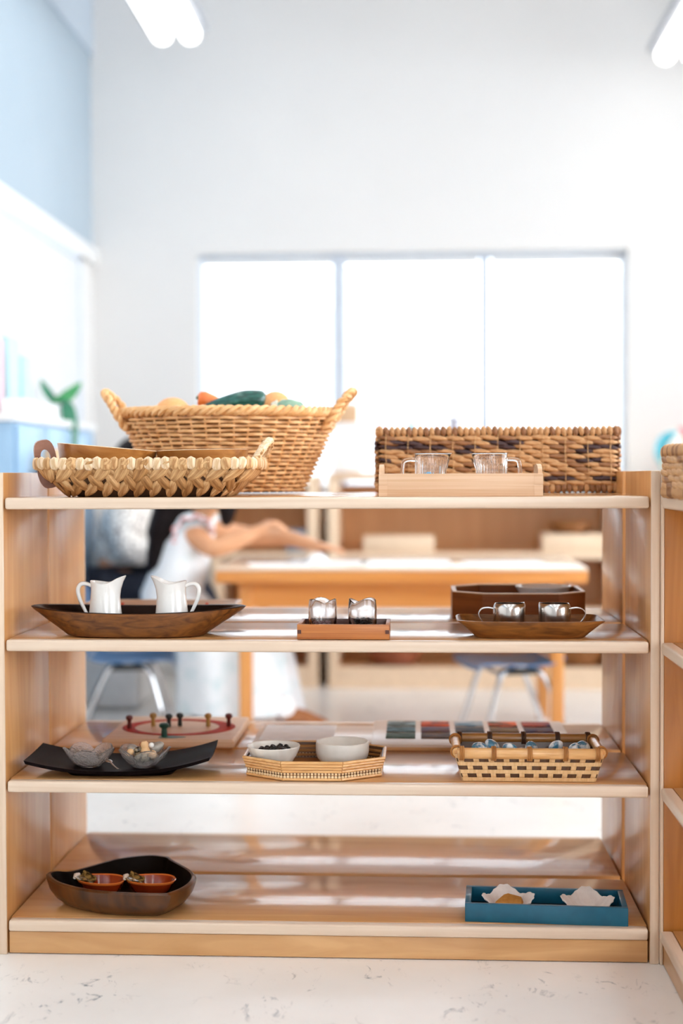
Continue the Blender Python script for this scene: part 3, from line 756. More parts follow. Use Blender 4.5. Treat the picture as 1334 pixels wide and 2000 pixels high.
tag(one(sph((0, 0, 0), (.0075, .005, .004), 12, 8), 'blue_bead', 'blue_bit', loc=(cL[0]-.004, cL[1]-.014, cL[2]+.0335)), 'flat sky blue bead on the grains in the left glass creamer', 'bead')
for k, (dx, rr_, lb) in enumerate(((-.011, .0034, 'leftmost of the three tiny blue beads in the right glass creamer'), (.001, .0048, 'middle and largest tiny blue bead in the right glass creamer'), (.0145, .0032, 'rightmost of the three tiny blue beads in the right glass creamer'))):
    tag(one(sph((0, 0, 0), rr_, 10, 8), 'blue_bead', 'blue_bit', loc=(cR[0]+dx, cR[1]-.012, cR[2]+.0185)), lb, 'bead', 'blue beads in the right glass creamer')

# ---------------------------------------------------------------- second shelf: long boat bowl with two creamers
def boat_bowl():
    t = thing('wooden_bowl', 'long boat shaped dark wooden bowl at the left of the second shelf', 'bowl', (.230, .103, Z2))
    n = 72
    def ring(a, b, z, cy=0, lift=0):
        out = []
        for j in range(n):
            th = 2*PI*j/n; c, s = math.cos(th), math.sin(th)
            q = 1-min(1, z/.045)
            x = a*math.copysign(abs(c)**(.92-.25*q), c); y = b*math.copysign(abs(s)**(1.12-.5*q), s)
            out.append((x, y+cy, z+lift*(x/a)**2))
        return out
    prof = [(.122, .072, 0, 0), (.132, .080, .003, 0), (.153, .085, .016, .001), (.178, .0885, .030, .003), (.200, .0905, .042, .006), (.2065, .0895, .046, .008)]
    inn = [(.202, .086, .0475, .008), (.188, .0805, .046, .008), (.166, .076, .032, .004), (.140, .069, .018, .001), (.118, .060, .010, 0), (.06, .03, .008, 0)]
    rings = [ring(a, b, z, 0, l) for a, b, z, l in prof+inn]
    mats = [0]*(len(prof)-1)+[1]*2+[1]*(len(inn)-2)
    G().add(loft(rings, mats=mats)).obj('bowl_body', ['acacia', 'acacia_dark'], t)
boat_bowl()
def china_creamer(label, loc, s):
    t = thing('china_creamer', label, 'creamer', loc); n = 56
    prof = [(.0315, 0), (.0330, .003), (.0325, .014), (.0312, .030), (.0292, .048), (.0275, .062), (.0268, .074), (.0272, .084), (.0285, .091)]
    def P(r, z, a, inner=0):
        h = max(0, (z-.052)/.039); sp = max(0, math.cos(a if s > 0 else a-PI)); bk = max(0, -math.cos(a if s > 0 else a-PI))
        r2 = r*(1+.42*(sp**8)*h*h)-inner
        zz = z+h*h*(.011*sp**3 - .003*(1-sp)*(1-bk) + .002*bk**2)
        return (r2*math.cos(a), r2*math.sin(a), zz)
    rings = [[P(r, z, 2*PI*j/n) for j in range(n)] for r, z in prof]
    rings += [[P(r, z+.0008, 2*PI*j/n, .0016) for j in range(n)] for r, z in prof[-1:]]
    rings += [[P(r, z, 2*PI*j/n, .003) for j in range(n)] for r, z in prof[::-1] if z > .002]
    one(loft(rings), 'jug_body', 'china', t)
    hp = bez([(-s*.0268, 0, .083), (-s*.036, 0, .087), (-s*.047, 0, .086), (-s*.0525, 0, .076), (-s*.050, 0, .060), (-s*.043, 0, .044), (-s*.036, 0, .030), (-s*.0318, 0, .022)], 6)
    one(tube(hp, [.0034+.0008*math.sin(i*.1) for i in range(len(hp))], 10), 'handle', 'china', t)
china_creamer('white porcelain creamer with spout to the right, left one in the boat bowl', (.1675, .098, Z2+.0092), 1)
china_creamer('white porcelain creamer with spout to the left, right one in the boat bowl', (.2950, .098, Z2+.0092), -1)

# ---------------------------------------------------------------- second shelf: cedar tray with two tulip glasses
t = thing('cedar_tray', 'small orange cedar box tray in the middle of the second shelf', 'tray', (.6252, .069, Z2))
one(rbox(-.0845, .0845, -.055, -.048, .001, .0285, .001), 'front_board', 'pine_tray', t)
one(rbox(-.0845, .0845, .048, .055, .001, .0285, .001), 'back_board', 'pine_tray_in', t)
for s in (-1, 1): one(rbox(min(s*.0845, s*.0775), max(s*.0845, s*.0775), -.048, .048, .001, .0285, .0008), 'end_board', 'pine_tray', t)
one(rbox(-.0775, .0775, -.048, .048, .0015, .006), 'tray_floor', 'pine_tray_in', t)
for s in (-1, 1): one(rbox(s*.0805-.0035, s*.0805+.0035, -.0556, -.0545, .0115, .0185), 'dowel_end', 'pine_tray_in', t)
def tulip(label, loc, ph):
    n = 60; rings = []
    def P(r, z, a, top): 
        k = .0085*abs(math.cos(1.5*(a+ph)))**1.0 if top else 0
        return (r*(1+(.03*math.cos(3*(a+ph)) if z > .02 else 0))*math.cos(a), r*(1+(.03*math.cos(3*(a+ph)) if z > .02 else 0))*math.sin(a), z+k*(z/.058)**3)
    pr = [(.014, 0), (.018, .0015), (.0225, .007), (.0255, .016), (.0268, .028), (.0268, .040), (.0258, .052), (.0250, .057)]
    pi_ = [(.0238, .0575), (.0232, .054), (.0238, .042), (.0238, .028), (.0225, .018), (.0185, .011), (.010, .008)]
    for r, z in pr+pi_: rings.append([P(r, z, 2*PI*j/n, True) for j in range(n)])
    return tag(one(loft(rings), 'tulip_glass', 'glass', loc=loc), label, 'glass')
g1 = (.5838, .069, Z2+.0062); g2 = (.6592, .069, Z2+.0062)
tulip('clear tulip shaped glass, empty-topped left one in the cedar tray', g1, .3); tulip('clear tulip glass half full of black beads in the cedar tray', g2, 1.2)
scatter('dark_beads', 'black beads filling the lower half of the right tulip glass', 'beads', 'black_bean', None, .0165, .012, .027, 150, .0030, g2, 1.2)
scatter('plum_beads', 'dusky plum beads low in the left tulip glass', 'beads', 'purple_bead', None, .016, .0115, .021, 90, .0028, g1, 1.2)

# ---------------------------------------------------------------- second shelf: rectangular wooden dish with steel creamers
t = thing('wooden_dish', 'rectangular acacia dish with flared sides at the right of the second shelf', 'dish', (.9690, .088, Z2))
rings = []
def rr_ring(hx_, hy_, z, p, lift=0, n=72):
    return [(x, y, z+lift*((abs(x)/hx_)**3)*((abs(y)/hy_)**3)) for x, y, _ in se(hx_, hy_, 0, p, n)]
for a, b, z, p, l in ((.098, .046, 0, 5, 0), (.101, .049, .002, 5, 0), (.112, .058, .013, 6, 0), (.127, .067, .026, 7, .001), (.1345, .0705, .0305, 8, .003), (.136, .071, .033, 8, .003),
                      (.132, .067, .0335, 8, .003), (.121, .061, .023, 7, .0), (.106, .052, .010, 6, 0), (.098, .046, .0065, 5, 0), (.04, .02, .006, 4, 0)):
    rings.append(rr_ring(a, b, z, p, l))
one(loft(rings), 'dish_body', 'acacia_plate', t)
def steel_creamer(label, loc, s):
    t = thing('steel_creamer', label, 'creamer', loc); n = 48
    pr = [(.0285, 0), (.0296, .0015), (.0298, .044), (.0292, .049), (.0272, .0525), (.0262, .0540)]
    pi_ = [(.0250, .0535), (.0258, .050), (.0282, .046), (.0284, .003), (.01, .002)]
    def P(r, z, a):
        sp = max(0, math.cos(a if s > 0 else a-PI))**14; h = max(0, (z-.040)/.014)
        return (r*(1+.10*sp*h)*math.cos(a), r*(1+.10*sp*h)*math.sin(a), z+.002*sp*h)
    one(loft([[P(r, z, 2*PI*j/n) for j in range(n)] for r, z in pr+pi_]), 'cup_body', 'steel', t)
    path = bez([(-s*.0293, 0, .044), (-s*.040, 0, .0455), (-s*.051, 0, .043), (-s*.0565, 0, .035), (-s*.053, 0, .025), (-s*.044, 0, .014), (-s*.034, 0, .004)], 6)
    g = G(); w = .005; V = []; F = []
    for i, p in enumerate(path):
        d = (path[min(i+1, len(path)-1)]-path[max(i-1, 0)]).normalized(); nn = Vector((-d.z, 0, d.x))*.0008
        V += [p+nn+Vector((0, -w, 0)), p+nn+Vector((0, w, 0)), p-nn+Vector((0, w, 0)), p-nn+Vector((0, -w, 0))]
    for i in range(len(path)-1):
        for k in range(4): F.append([4*i+k, 4*i+(k+1) % 4, 4*i+4+(k+1) % 4, 4*i+4+k])
    F += [[3, 2, 1, 0], [len(V)-4, len(V)-3, len(V)-2, len(V)-1]]
    one((V, F), 'handle', 'steel', t)
steel_creamer('polished steel creamer with handle on its left, in the acacia dish', (.9317, .088, Z2+.0078), 1)
steel_creamer('polished steel creamer with handle on its right, in the acacia dish', (1.0168, .088, Z2+.0078), -1)

# ---------------------------------------------------------------- octagonal box on the rear unit
def octo(hx_, hy_, cx_, cy_, z):
    return [(-cx_, -hy_, z), (cx_, -hy_, z), (hx_, -cy_, z), (hx_, cy_, z), (cx_, hy_, z), (-cx_, hy_, z), (-hx_, cy_, z), (-hx_, -cy_, z)]
t = thing('octagonal_tray', 'brown eight sided wooden box tray behind the steel creamers', 'tray', (.972, .475, Z2), 0)
O0 = octo(.138, .128, .078, .072, 0); O1 = octo(.129, .119, .074, .068, 0)
for k in range(8):
    j = (k+1) % 8
    V = [(*O0[k][:2], .001), (*O0[j][:2], .001), (*O1[j][:2], .001), (*O1[k][:2], .001), (*O0[k][:2], .056), (*O0[j][:2], .056), (*O1[j][:2], .056), (*O1[k][:2], .056)]
    p = one((V, [[0, 3, 2, 1], [4, 5, 6, 7], [0, 1, 5, 4], [1, 2, 6, 5], [2, 3, 7, 6], [3, 0, 4, 7]]), 'side_board', 'oct_box', t)
    V2 = [(*v[:2], v[2]+(.0552 if i < 4 else .0022)) for i, v in enumerate(V)]
    one((V2, [[0, 3, 2, 1], [4, 5, 6, 7], [0, 1, 5, 4], [1, 2, 6, 5], [2, 3, 7, 6], [3, 0, 4, 7]]), 'rim_cap', 'oct_rim', p)
one(loft([octo(.130, .120, .0745, .0685, .001), octo(.130, .120, .0745, .0685, .008)]), 'tray_floor', 'oct_box', t)
t = tag(one(lathe([(.034, 0), (.036, .002), (.052, .040), (.060, .0535), (.0595, .055), (.058, .0535), (.048, .036), (.03, .006)], 44), 'white_bowl', 'china', loc=(1.030, .49, Z2+.0082)), 'plain white bowl resting inside the eight sided brown tray', 'bowl')
# pale tray with red straps at the rear left
t = thing('pale_tray', 'pale wooden tray with two red straps behind the boat bowl', 'tray', (.196, .590, Z2))
one(rbox(-.175, .1655, -.04, .045, 0, .006), 'tray_floor', 'pine', t)
for vf in (rbox(-.175, .1655, -.046, -.040, 0, .0185, .001), rbox(-.175, .1655, .045, .051, 0, .0185, .001), rbox(-.175, -.169, -.04, .045, 0, .0185), rbox(.1595, .1655, -.04, .045, 0, .0185)): one(vf, 'side_board', 'maple_edge', t)
for x in (-.089, .0995): one(rbox(x-.003, x+.003, -.0475, -.0395, .001, .0195), 'red_strap', 'strap_red', t)['label'] = 'bright red strap'

# ================================================================= THIRD SHELF
t = thing('lacquer_plate', 'black lacquered plate with upturned corners at the left of the third shelf', 'plate', (.199, .108, Z3), .055)
nx, ny = 32, 12; top = []; bot = []
for i in range(nx+1):
    for j in range(ny+1):
        u, v = -1+2*i/nx, -1+2*j/ny
        x = .175*u*(1-.012*v*v); y = .088*v*(1-.12*(1-abs(u)**2)*0)
        z = .009+(.024 if u < 0 else .029)*abs(u)**2.4+.006*abs(v)**3*(1-abs(u)**3)+.003*abs(u*v)**2
        top.append((x, y, z)); bot.append((x*.985, y*.97, z-.007))
V = top+bot; K = len(top); F = []
for i in range(nx):
    for j in range(ny):
        a = i*(ny+1)+j; F += [[a, a+ny+1, a+ny+2, a+1], [K+a, K+a+1, K+a+ny+2, K+a+ny+1]]
edge = [i*(ny+1) for i in range(nx+1)]+[nx*(ny+1)+j for j in range(1, ny+1)]+[i*(ny+1)+ny for i in range(nx-1, -1, -1)]+[j for j in range(ny-1, 0, -1)]
for k in range(len(edge)): a, b_ = edge[k], edge[(k+1) % len(edge)]; F.append([a, K+a, K+b_, b_])
one((V, F), 'plate_body', 'black_lacquer', t)
one(loft([se(.098, .055, 0, 6), se(.105, .060, .0065, 6)]), 'foot', 'black_lacquer', t)
def petal_bowl(label, loc, ph, R=.050):
    t = thing('petal_bowl', label, 'bowl', loc, ph)
    one(lathe([(.020, 0), (.022, .001), (.026, .005), (.024, .0075), (.01, .006)], 32), 'bowl_base', 'glass_frost', t)
    for k in range(5):
        a0 = 2*PI*k/5; V = []; F = []; na, nr = 10, 7
        for side in (0, 1):
            for i in range(nr+1):
                h = i/nr
                for j in range(na+1):
                    w = -1+2*j/na; wd = .72*(1-.15*(1-h))
                    tip = (1-.45*abs(w)**2.2) if h > 0 else 1
                    hh = h*(tip if h > .4 else 1-(1-tip)*h/.4)
                    rr = .022+(R-.022)*hh**.8-(.0030 if side else 0)+(.0018 if k % 2 else 0)*h
                    a = a0+w*wd*(1-.0*h)
                    V.append((rr*math.cos(a), rr*math.sin(a), .003+.034*hh**1.25+(.0012 if side else 0)))
        S_ = (nr+1)*(na+1)
        for i in range(nr):
            for j in range(na):
                q = i*(na+1)+j; F += [[q, q+1, q+na+2, q+na+1], [S_+q, S_+q+na+1, S_+q+na+2, S_+q+1]]
        ed = [j for j in range(na+1)]+[i*(na+1)+na for i in range(1, nr+1)]+[nr*(na+1)+j for j in range(na-1, -1, -1)]+[i*(na+1) for i in range(nr-1, 0, -1)]
        for q in range(len(ed)): a, b_ = ed[q], ed[(q+1) % len(ed)]; F.append([a, S_+a, S_+b_, b_])
        one((V, F), 'petal', 'glass_frost', t)
b1 = (.1365, .088, Z3+.0112); b2 = (.2415, .088, Z3+.0112)
petal_bowl('seeded glass petal bowl, empty left one on the black plate', b1, -PI/2); petal_bowl('seeded glass petal bowl holding pebbles and beads on the black plate', b2, -PI/2+.35)
def item(name, label, cat, mat, r, loc, rot=(0, 0, 0), group=None):
    o = one(sph((0, 0, 0), r, 16, 10), name, mat, loc=loc); o.rotation_euler = rot; return tag(o, label, cat, group)
B = Vector(b2)
item('pebble', 'large dark striped pebble at the front of the pebble bowl', 'pebble', 'pebble', (.017, .010, .010), B+Vector((-.001, -.012, .020)), (.3, .1, .2))
item('pebble', 'dark striped pebble tucked at the right of the pebble bowl', 'pebble', 'pebble', (.012, .009, .008), B+Vector((.016, -.006, .021)), (0, .4, 1.2))
item('pebble', 'flat dark striped pebble at the back left of the pebble bowl', 'pebble', 'pebble', (.012, .008, .006), B+Vector((-.010, .006, .031)), (0, -.2, .5))
item('pebble', 'smooth grey pebble at the back right of the pebble bowl', 'pebble', 'pebble_grey', (.016, .011, .009), B+Vector((.022, .012, .034)), (.2, -.5, .2))
item('pebble', 'smooth grey pebble at the left edge of the pebble bowl', 'pebble', 'pebble_grey', (.013, .010, .008), B+Vector((-.022, .010, .031)), (.2, .5, 0))
item('pebble', 'small brick red pebble behind the tan peg bead', 'pebble', 'pebble_red', (.007, .006, .006), B+Vector((-.004, .012, .040)))
item('bead', 'round tan bead at the left rim of the pebble bowl', 'bead', 'bead_wood', .0065, B+Vector((-.024, -.008, .029)))
item('bead', 'round tan bead at the front right of the pebble bowl', 'bead', 'bead_wood', .0075, B+Vector((.020, -.014, .026)))
item('bead', 'small glossy white bead beside the tan peg bead', 'bead', 'china', .0052, B+Vector((.014, .004, .040)))
t = thing('peg_bead', 'tan two-knobbed wooden peg bead standing up in the pebble bowl', 'bead', B+Vector((.005, -.002, .020)))
one(lathe([(.004, 0), (.0088, .004), (.0095, .010), (.0065, .0165), (.0075, .020), (.0078, .024), (.005, .0285), (.001, .0295)], 20), 'bead_body', 'bead_wood', t); t.rotation_euler = (0, -.15, 0)
t = thing('teaspoon', 'small silver spoon lying between the two petal bowls', 'spoon', (.189, .062, Z3+.0165)); t.rotation_euler = (0, -.12, 2.1)
one(tube([(-.03, 0, .003), (-.01, 0, .001), (.02, 0, .0012)], [.0016, .0014, .0018], 8), 'spoon_handle', 'steel', t)
one(sph((.029, 0, .001), (.010, .0065, .0025), 14, 8), 'spoon_bowl', 'steel', t)

# octagonal bamboo tray with two bowls
t = thing('bamboo_tray', 'eight sided bamboo rod tray with two white bowls on the third shelf', 'tray', (.5667, .116, Z3))
def oc(k, z): s = k; return octo(.130*s, .101*s, .056*s, .050*s, z)
one(loft([oc(.955, .001), oc(.955, .006)]), 'tray_floor', 'bamboo_dark', t)
bead_me = G().add(sph((0, 0, 0), .0029, 8, 6))
levels = [(1.0*.965, .0035, .0026), (.975, .0185, .0028), (.985, .0240, .0028), (1.0, .0295, .0030), (1.012, .0350, .0030)]
for k in range(8):
    j = (k+1) % 8
    for (s, z, r) in levels:
        O_ = oc(s, z); one(tube([O_[k], O_[j]], r, 8), 'bamboo_rod', 'bamboo', t)
    A_, B_ = oc(.958, .011)[k], oc(.958, .011)[j]
    L = (Vector(B_)-Vector(A_)).length; n = int(L/.0062); g = G()
    for i in range(n):
        p = Vector(A_).lerp(Vector(B_), (i+.5)/n)
        g.add(sph((0, 0, 0), .0029, 8, 6), 0, p+Vector((0, 0, -.003))); g.add(sph((0, 0, 0), .0025, 8, 6), 0, p+Vector((0, 0, .0028)))
    g.obj('bead_row', 'bead', t, kind='stuff')
    O_, I_ = oc(.945, 0), oc(.925, 0)
    V = [(*O_[k][:2], .004), (*O_[j][:2], .004), (*I_[j][:2], .004), (*I_[k][:2], .004), (*oc(.998, 0)[k][:2], .036), (*oc(.998, 0)[j][:2], .036), (*oc(.978, 0)[j][:2], .036), (*oc(.978, 0)[k][:2], .036)]
    one((V, [[0, 3, 2, 1], [4, 5, 6, 7], [0, 1, 5, 4], [1, 2, 6, 5], [2, 3, 7, 6], [3, 0, 4, 7]]), 'side_backing', 'bamboo_brown', t)
    for z, s in ((.012, .935), (.020, .945), (.028, .965)):
        O_ = oc(s, z); one(tube([O_[k], O_[j]], .0028, 6), 'inner_rod', 'bamboo_dark', t)
n = 96
def flute(r, z, a, amp=1): k = 1+.030*amp*(abs(math.cos(10*a))-.5); return (r*k*math.cos(a), r*k*math.sin(a), z)
fp = [(.0235, 0, 0), (.0255, .001, 0), (.0265, .004, .3), (.034, .013, 1), (.0425, .027, 1), (.0480, .039, .7), (.0500, .0455, .3), (.0495, .0465, .1), (.0470, .0455, 0), (.044, .038, 0), (.036, .020, 0), (.024, .007, 0), (.01, .005, 0)]
wb = (.4885, .094, Z3+.0065)
tag(one(loft([[flute(r, z, 2*PI*j/n, am) for j in range(n)] for r, z, am in fp]), 'fluted_bowl', 'china_warm', loc=wb), 'white fluted bowl holding dark beans on the bamboo tray', 'bowl')
scatter('dark_beans', 'glossy dark beans heaped in the white fluted bowl', 'beans', 'black_bean', None, .031, .026, .041, 120, .0042, wb, 1.4)
tag(one(lathe([(.028, 0), (.0295, .001), (.0300, .005), (.042, .009), (.0490, .018), (.0510, .028), (.0512, .040), (.0505, .0465), (.0490, .0475), (.0475, .046), (.047, .030), (.043, .016), (.030, .010), (.01, .009)], 64), 'white_bowl', 'china_warm', loc=(.6168, .134, Z3+.0065)), 'plain deep white bowl at the right of the bamboo tray', 'bowl')

# woven bamboo basket with glass gems
def bamboo_basket():
    t = thing('bamboo_basket', 'rectangular woven bamboo basket with cane rim at the right of the third shelf', 'basket', (.9645, .094, Z3))
    bx, by, tx, ty, H = .120, .062, .1345, .074, .052
    def rect(h): return bx+(tx-bx)*h, by+(ty-by)*h
    one(loft([[(-bx+.004, -by+.004, .001), (bx-.004, -by+.004, .001), (bx-.004, by-.004, .001), (-bx+.004, by-.004, .001)], [(-tx+.004, -ty+.004, H), (tx-.004, -ty+.004, H), (tx-.004, ty-.004, H), (-tx+.004, ty-.004, H)],
               [(-tx+.006, -ty+.006, H), (tx-.006, -ty+.006, H), (tx-.006, ty-.006, H), (-tx+.006, ty-.006, H)], [(-bx+.006, -by+.006, .006), (bx-.006, -by+.006, .006), (bx-.006, by-.006, .006), (-bx+.006, by-.006, .006)]]), 'basket_lining', 'bamboo_brown', t)
    rows = 7; rh = H/rows
    for si in range(4):
        ax = Vector(((1, 0, 0), (0, 1, 0), (-1, 0, 0), (0, -1, 0))[si]); nn = Vector(((0, -1, 0), (1, 0, 0), (0, 1, 0), (-1, 0, 0))[si])
        ns = 19 if si % 2 == 0 else 9
        def pt(u, h, d):
            hx_, hy_ = rect(h); a, b = (hx_, hy_) if si % 2 == 0 else (hy_, hx_)
            return ax*(u*a)+nn*(b+d)+Vector((0, 0, .001+H*h))
        def dep(s_, r_):
            if r_ % 2 == 0: return -.0014
            return .0016 if (s_+r_//2) % 2 == 0 else -.0016
        for r in range(rows):
            V = []; F = []; m = ns*4; hl = (r+.02)/rows; hh = (r+.98)/rows
            for i in range(m+1):
                u = -1+2*i/m; q = (u+1)/2*ns-.5; s0 = math.floor(q); f = q-s0; f = f*f*(3-2*f)
                d = .0012 if r % 2 == 0 else -(dep(s0, r)*(1-f)+dep(s0+1, r)*f)
                for (h, e) in ((hl, .0006), (hh, .0006), (hh, -.0006), (hl, -.0006)): V.append(pt(u, h, d+e))
            for i in range(m):
                for k in range(4): F.append([4*i+k, 4*i+(k+1) % 4, 4*i+4+(k+1) % 4, 4*i+4+k])
            F += [[3, 2, 1, 0], [4*m, 4*m+1, 4*m+2, 4*m+3]]
            one((V, F), 'weft_strip', 'bamboo_pale' if r % 2 == 0 else 'bamboo_brown', t)
        for s in range(ns):
            u = -1+2*(s+.5)/ns; V = []; F = []; m = rows*4; w = .0052/(tx if si % 2 == 0 else ty)
            for i in range(m+1):
                h = i/m; q = h*rows-.5; r0_ = math.floor(q); f = q-r0_; f = f*f*(3-2*f); f = min(1, max(0, (f-.5)*1.8+.5))
                d = dep(s, max(r0_, 0))*(1-f)+dep(s, min(r0_+1, rows-1))*f
                for (uu, e) in ((u-w, .0006), (u+w, .0006), (u+w, -.0006), (u-w, -.0006)): V.append(pt(uu, h, d+e))
            for i in range(m):
                for k in range(4): F.append([4*i+k, 4*i+(k+1) % 4, 4*i+4+(k+1) % 4, 4*i+4+k])
            one((V, F), 'stake_strip', 'bamboo_pale', t)
    zr = .0545
    for (a, b_, m, nm) in (((-.131, -.0755), (.131, -.0755), 'bamboo', 'rim_cane'), ((-.131, .0755), (.131, .0755), 'bamboo_dark', 'rim_cane'), ((-.1315, -.069), (-.1315, .069), 'bamboo', 'rim_cane'), ((.1315, -.069), (.1315, .069), 'bamboo', 'rim_cane')):
        p0 = Vector((*a, zr)); p1 = Vector((*b_, zr)); q = Matrix.Identity(3)
        one(tube([p0, p0.lerp(p1, .02), p0.lerp(p1, .98), p1], [.0096, .0102, .0102, .0096] if nm and a[0] != b_[0] else [.006, .0085, .0085, .006], 12), nm, m, t)
    def wrap(c, axis, m, R=.0122):
        g = G()
        for k in (-.003, 0, .003):
            pts = []
            for j in range(14):
                a = 2*PI*j/14
                pts.append(Vector((c[0]+k, c[1]+R*math.cos(a), c[2]+R*math.sin(a))) if axis == 'x' else Vector((c[0]+R*math.cos(a), c[1]+k, c[2]+R*math.sin(a))))
            g.add(tube(pts, .0017, 5, True))
        g.obj('binding', m, t)
    for x in (-.123, -.065, .0, .065, .123):
        wrap((x, -.0755, zr), 'x', 'binding'); wrap((x, .0755, zr), 'x', 'binding_dark')
    for y in (-.06, .06):
        for s in (-1, 1): wrap((s*.1315, y, zr), 'y', 'binding', .0105)
    return t
bamboo_basket()
gems = [(-.098, .0, .0, 'leftmost blue and white glass gem in the bamboo basket'), (-.070, .012, .004, 'second blue and white glass gem from the left in the bamboo basket'), (-.034, -.006, .001, 'third glass gem from the left in the bamboo basket, mostly white'),
        (.062, .008, .003, 'large blue glass gem right of centre in the bamboo basket'), (.096, -.010, .0, 'second glass gem from the right in the bamboo basket'), (.118, .015, -.002, 'rightmost small glass gem in the bamboo basket'), (.012, .012, -.003, 'glass gem in the middle of the bamboo basket')]
for k, (dx, dy, dz, lb) in enumerate(gems):
    item('glass_gem', lb, 'gem', 'marble', (.0155, .0155, .0095), (.9645+dx*.9, .094+dy, Z3+.049+dz), (.5, .2*k, k), 'glass gems in the bamboo basket')
gg = G()
for i in range(60):
    gg.add(sph((0, 0, 0), (.013, .013, .009), 10, 6), 0, (random.uniform(-.098, .098), random.uniform(-.042, .042), random.uniform(.012, .038)))
o = gg.obj('glass_gem_heap', 'marble', None, loc=(.9645, .094, Z3)); o['kind'] = 'stuff'; tag(o, 'heap of glass gems under the top ones in the bamboo basket', 'gems')

# peg board on the rear unit
t = thing('peg_board', 'square wooden peg board with red oval ring at the rear of the third shelf', 'board', (.246, .460, Z3), 0)
one(rbox(-.138, .138, -.140, .140, 0, .0195, .006, 3), 'board_body', 'pine', t)
n = 56; V = []; F = []
for j in range(n):
    a = 2*PI*j/n; c, s = math.cos(a), math.sin(a)
    for (rx, ry, dx, z) in ((.122, .098, 0, .0196), (.122, .098, 0, .0206), (.091, .082, -.004, .0206), (.091, .082, -.004, .0196)): V.append((rx*c+dx, ry*s, z))
for j in range(n):
    k = (j+1) % n
    for q in range(4): F.append([4*j+q, 4*j+(q+1) % 4, 4*k+(q+1) % 4, 4*k+q])
one((V, F), 'painted_ring', 'ring_red', t)
one(lathe([(.026, .0196), (.026, .0203)], 20, fn=lambda r, z, a: ((r*(1+.3*math.cos(3*a)))*math.cos(a)-.0, -.116+.5*r*math.sin(a), z)), 'painted_patch', 'ring_green', t)
pegs = [(-.104, -.02, 'peg_red', 'dark red peg at the left of the peg board ring'), (-.058, .01, 'peg_tan', 'tan peg at the left inside the red ring'), (-.022, .0, 'peg_black', 'left of the two black pegs inside the red ring'),
        (.0, .012, 'peg_black', 'right of the two black pegs inside the red ring'), (.062, .01, 'peg_tan', 'tan peg at the right inside the red ring'), (.107, .01, 'peg_red', 'dark red peg at the right end of the red ring'), (-.012, -.112, 'peg_green', 'stout dark green peg at the front of the peg board')]
for k, (dx, dy, m, lb) in enumerate(pegs):
    s = 1.35 if m == 'peg_green' else 1.0
    tag(one(lathe([(.0045*s, 0), (.005*s, .002), (.0042*s, .014), (.0045*s, .017), (.0075*s, .020), (.008*s, .024), (.006*s, .0275), (.001, .029)], 16), 'peg', m, loc=(.246+dx, .460+dy, Z3+.0203)), lb, 'peg', 'pegs on the peg board')
# pale board with a white sheet
tag(one(rbox(-.1235, .1235, -.095, .1, 0, .013, .002), 'pale_board', 'maple_edge', loc=(.5425, .43, Z3)), 'pale wooden board lying behind the bamboo tray', 'board')
tag(one(rbox(-.075, .078, -.075, .093, 0, .0016), 'paper_sheet', 'paper', loc=(.5060, .43, Z3+.0132)), 'white sheet of paper on the pale board behind the bowls', 'paper')
# picture card board
t = thing('picture_board', 'pale board of fifteen small landscape pictures behind the bamboo basket', 'board', (.872, .468, Z3))
one(rbox(-.208, .208, -.150, .140, 0, .012, .003), 'board_body', 'maple_edge', t)
one(rbox(-.205, .205, -.1505, -.1485, .001, .007), 'edge_strip', 'maple_kick', t)
def card_mat(i):
    sky = [(150, 170, 170), (236, 96, 40), (110, 140, 160), (232, 104, 52), (70, 60, 90), (110, 140, 150), (88, 76, 112), (100, 84, 74), (120, 88, 60), (60, 48, 80), (84, 110, 100), (120, 88, 70), (92, 116, 120), (134, 104, 60), (104, 80, 60)][i]
    gr = [(70, 60, 50), (60, 40, 40), (190, 190, 190), (60, 60, 30), (210, 90, 40), (40, 60, 60), (110, 70, 50), (60, 70, 80), (150, 110, 40), (120, 70, 50), (60, 80, 60), (70, 60, 60), (60, 90, 90), (90, 60, 20), (60, 40, 40)][i]
    m, nt, b = new_mat('printed_landscape'); rp, nz, mp = noise_col(nt, gr, sky, 26, (1, 3.2, 1), 4, .4, .42, .58)
    mp.inputs['Location'].default_value = (i*3.1, i*1.7, 0)
    nt.links.new(rp.outputs['Color'], b.inputs['Base Color']); setp(b, .6, 0, .1, 0, .08); return m
for r in range(3):
    for c in range(5):
        i = r*5+c; MAT['card%d' % i] = card_mat(i)
        x = -.178+c*.074; y = .062-r*.072
        one(rbox(x, x+.062, y, y+.058, .0121, .0139, .0005), 'picture_tile', 'card%d' % i, t)
        
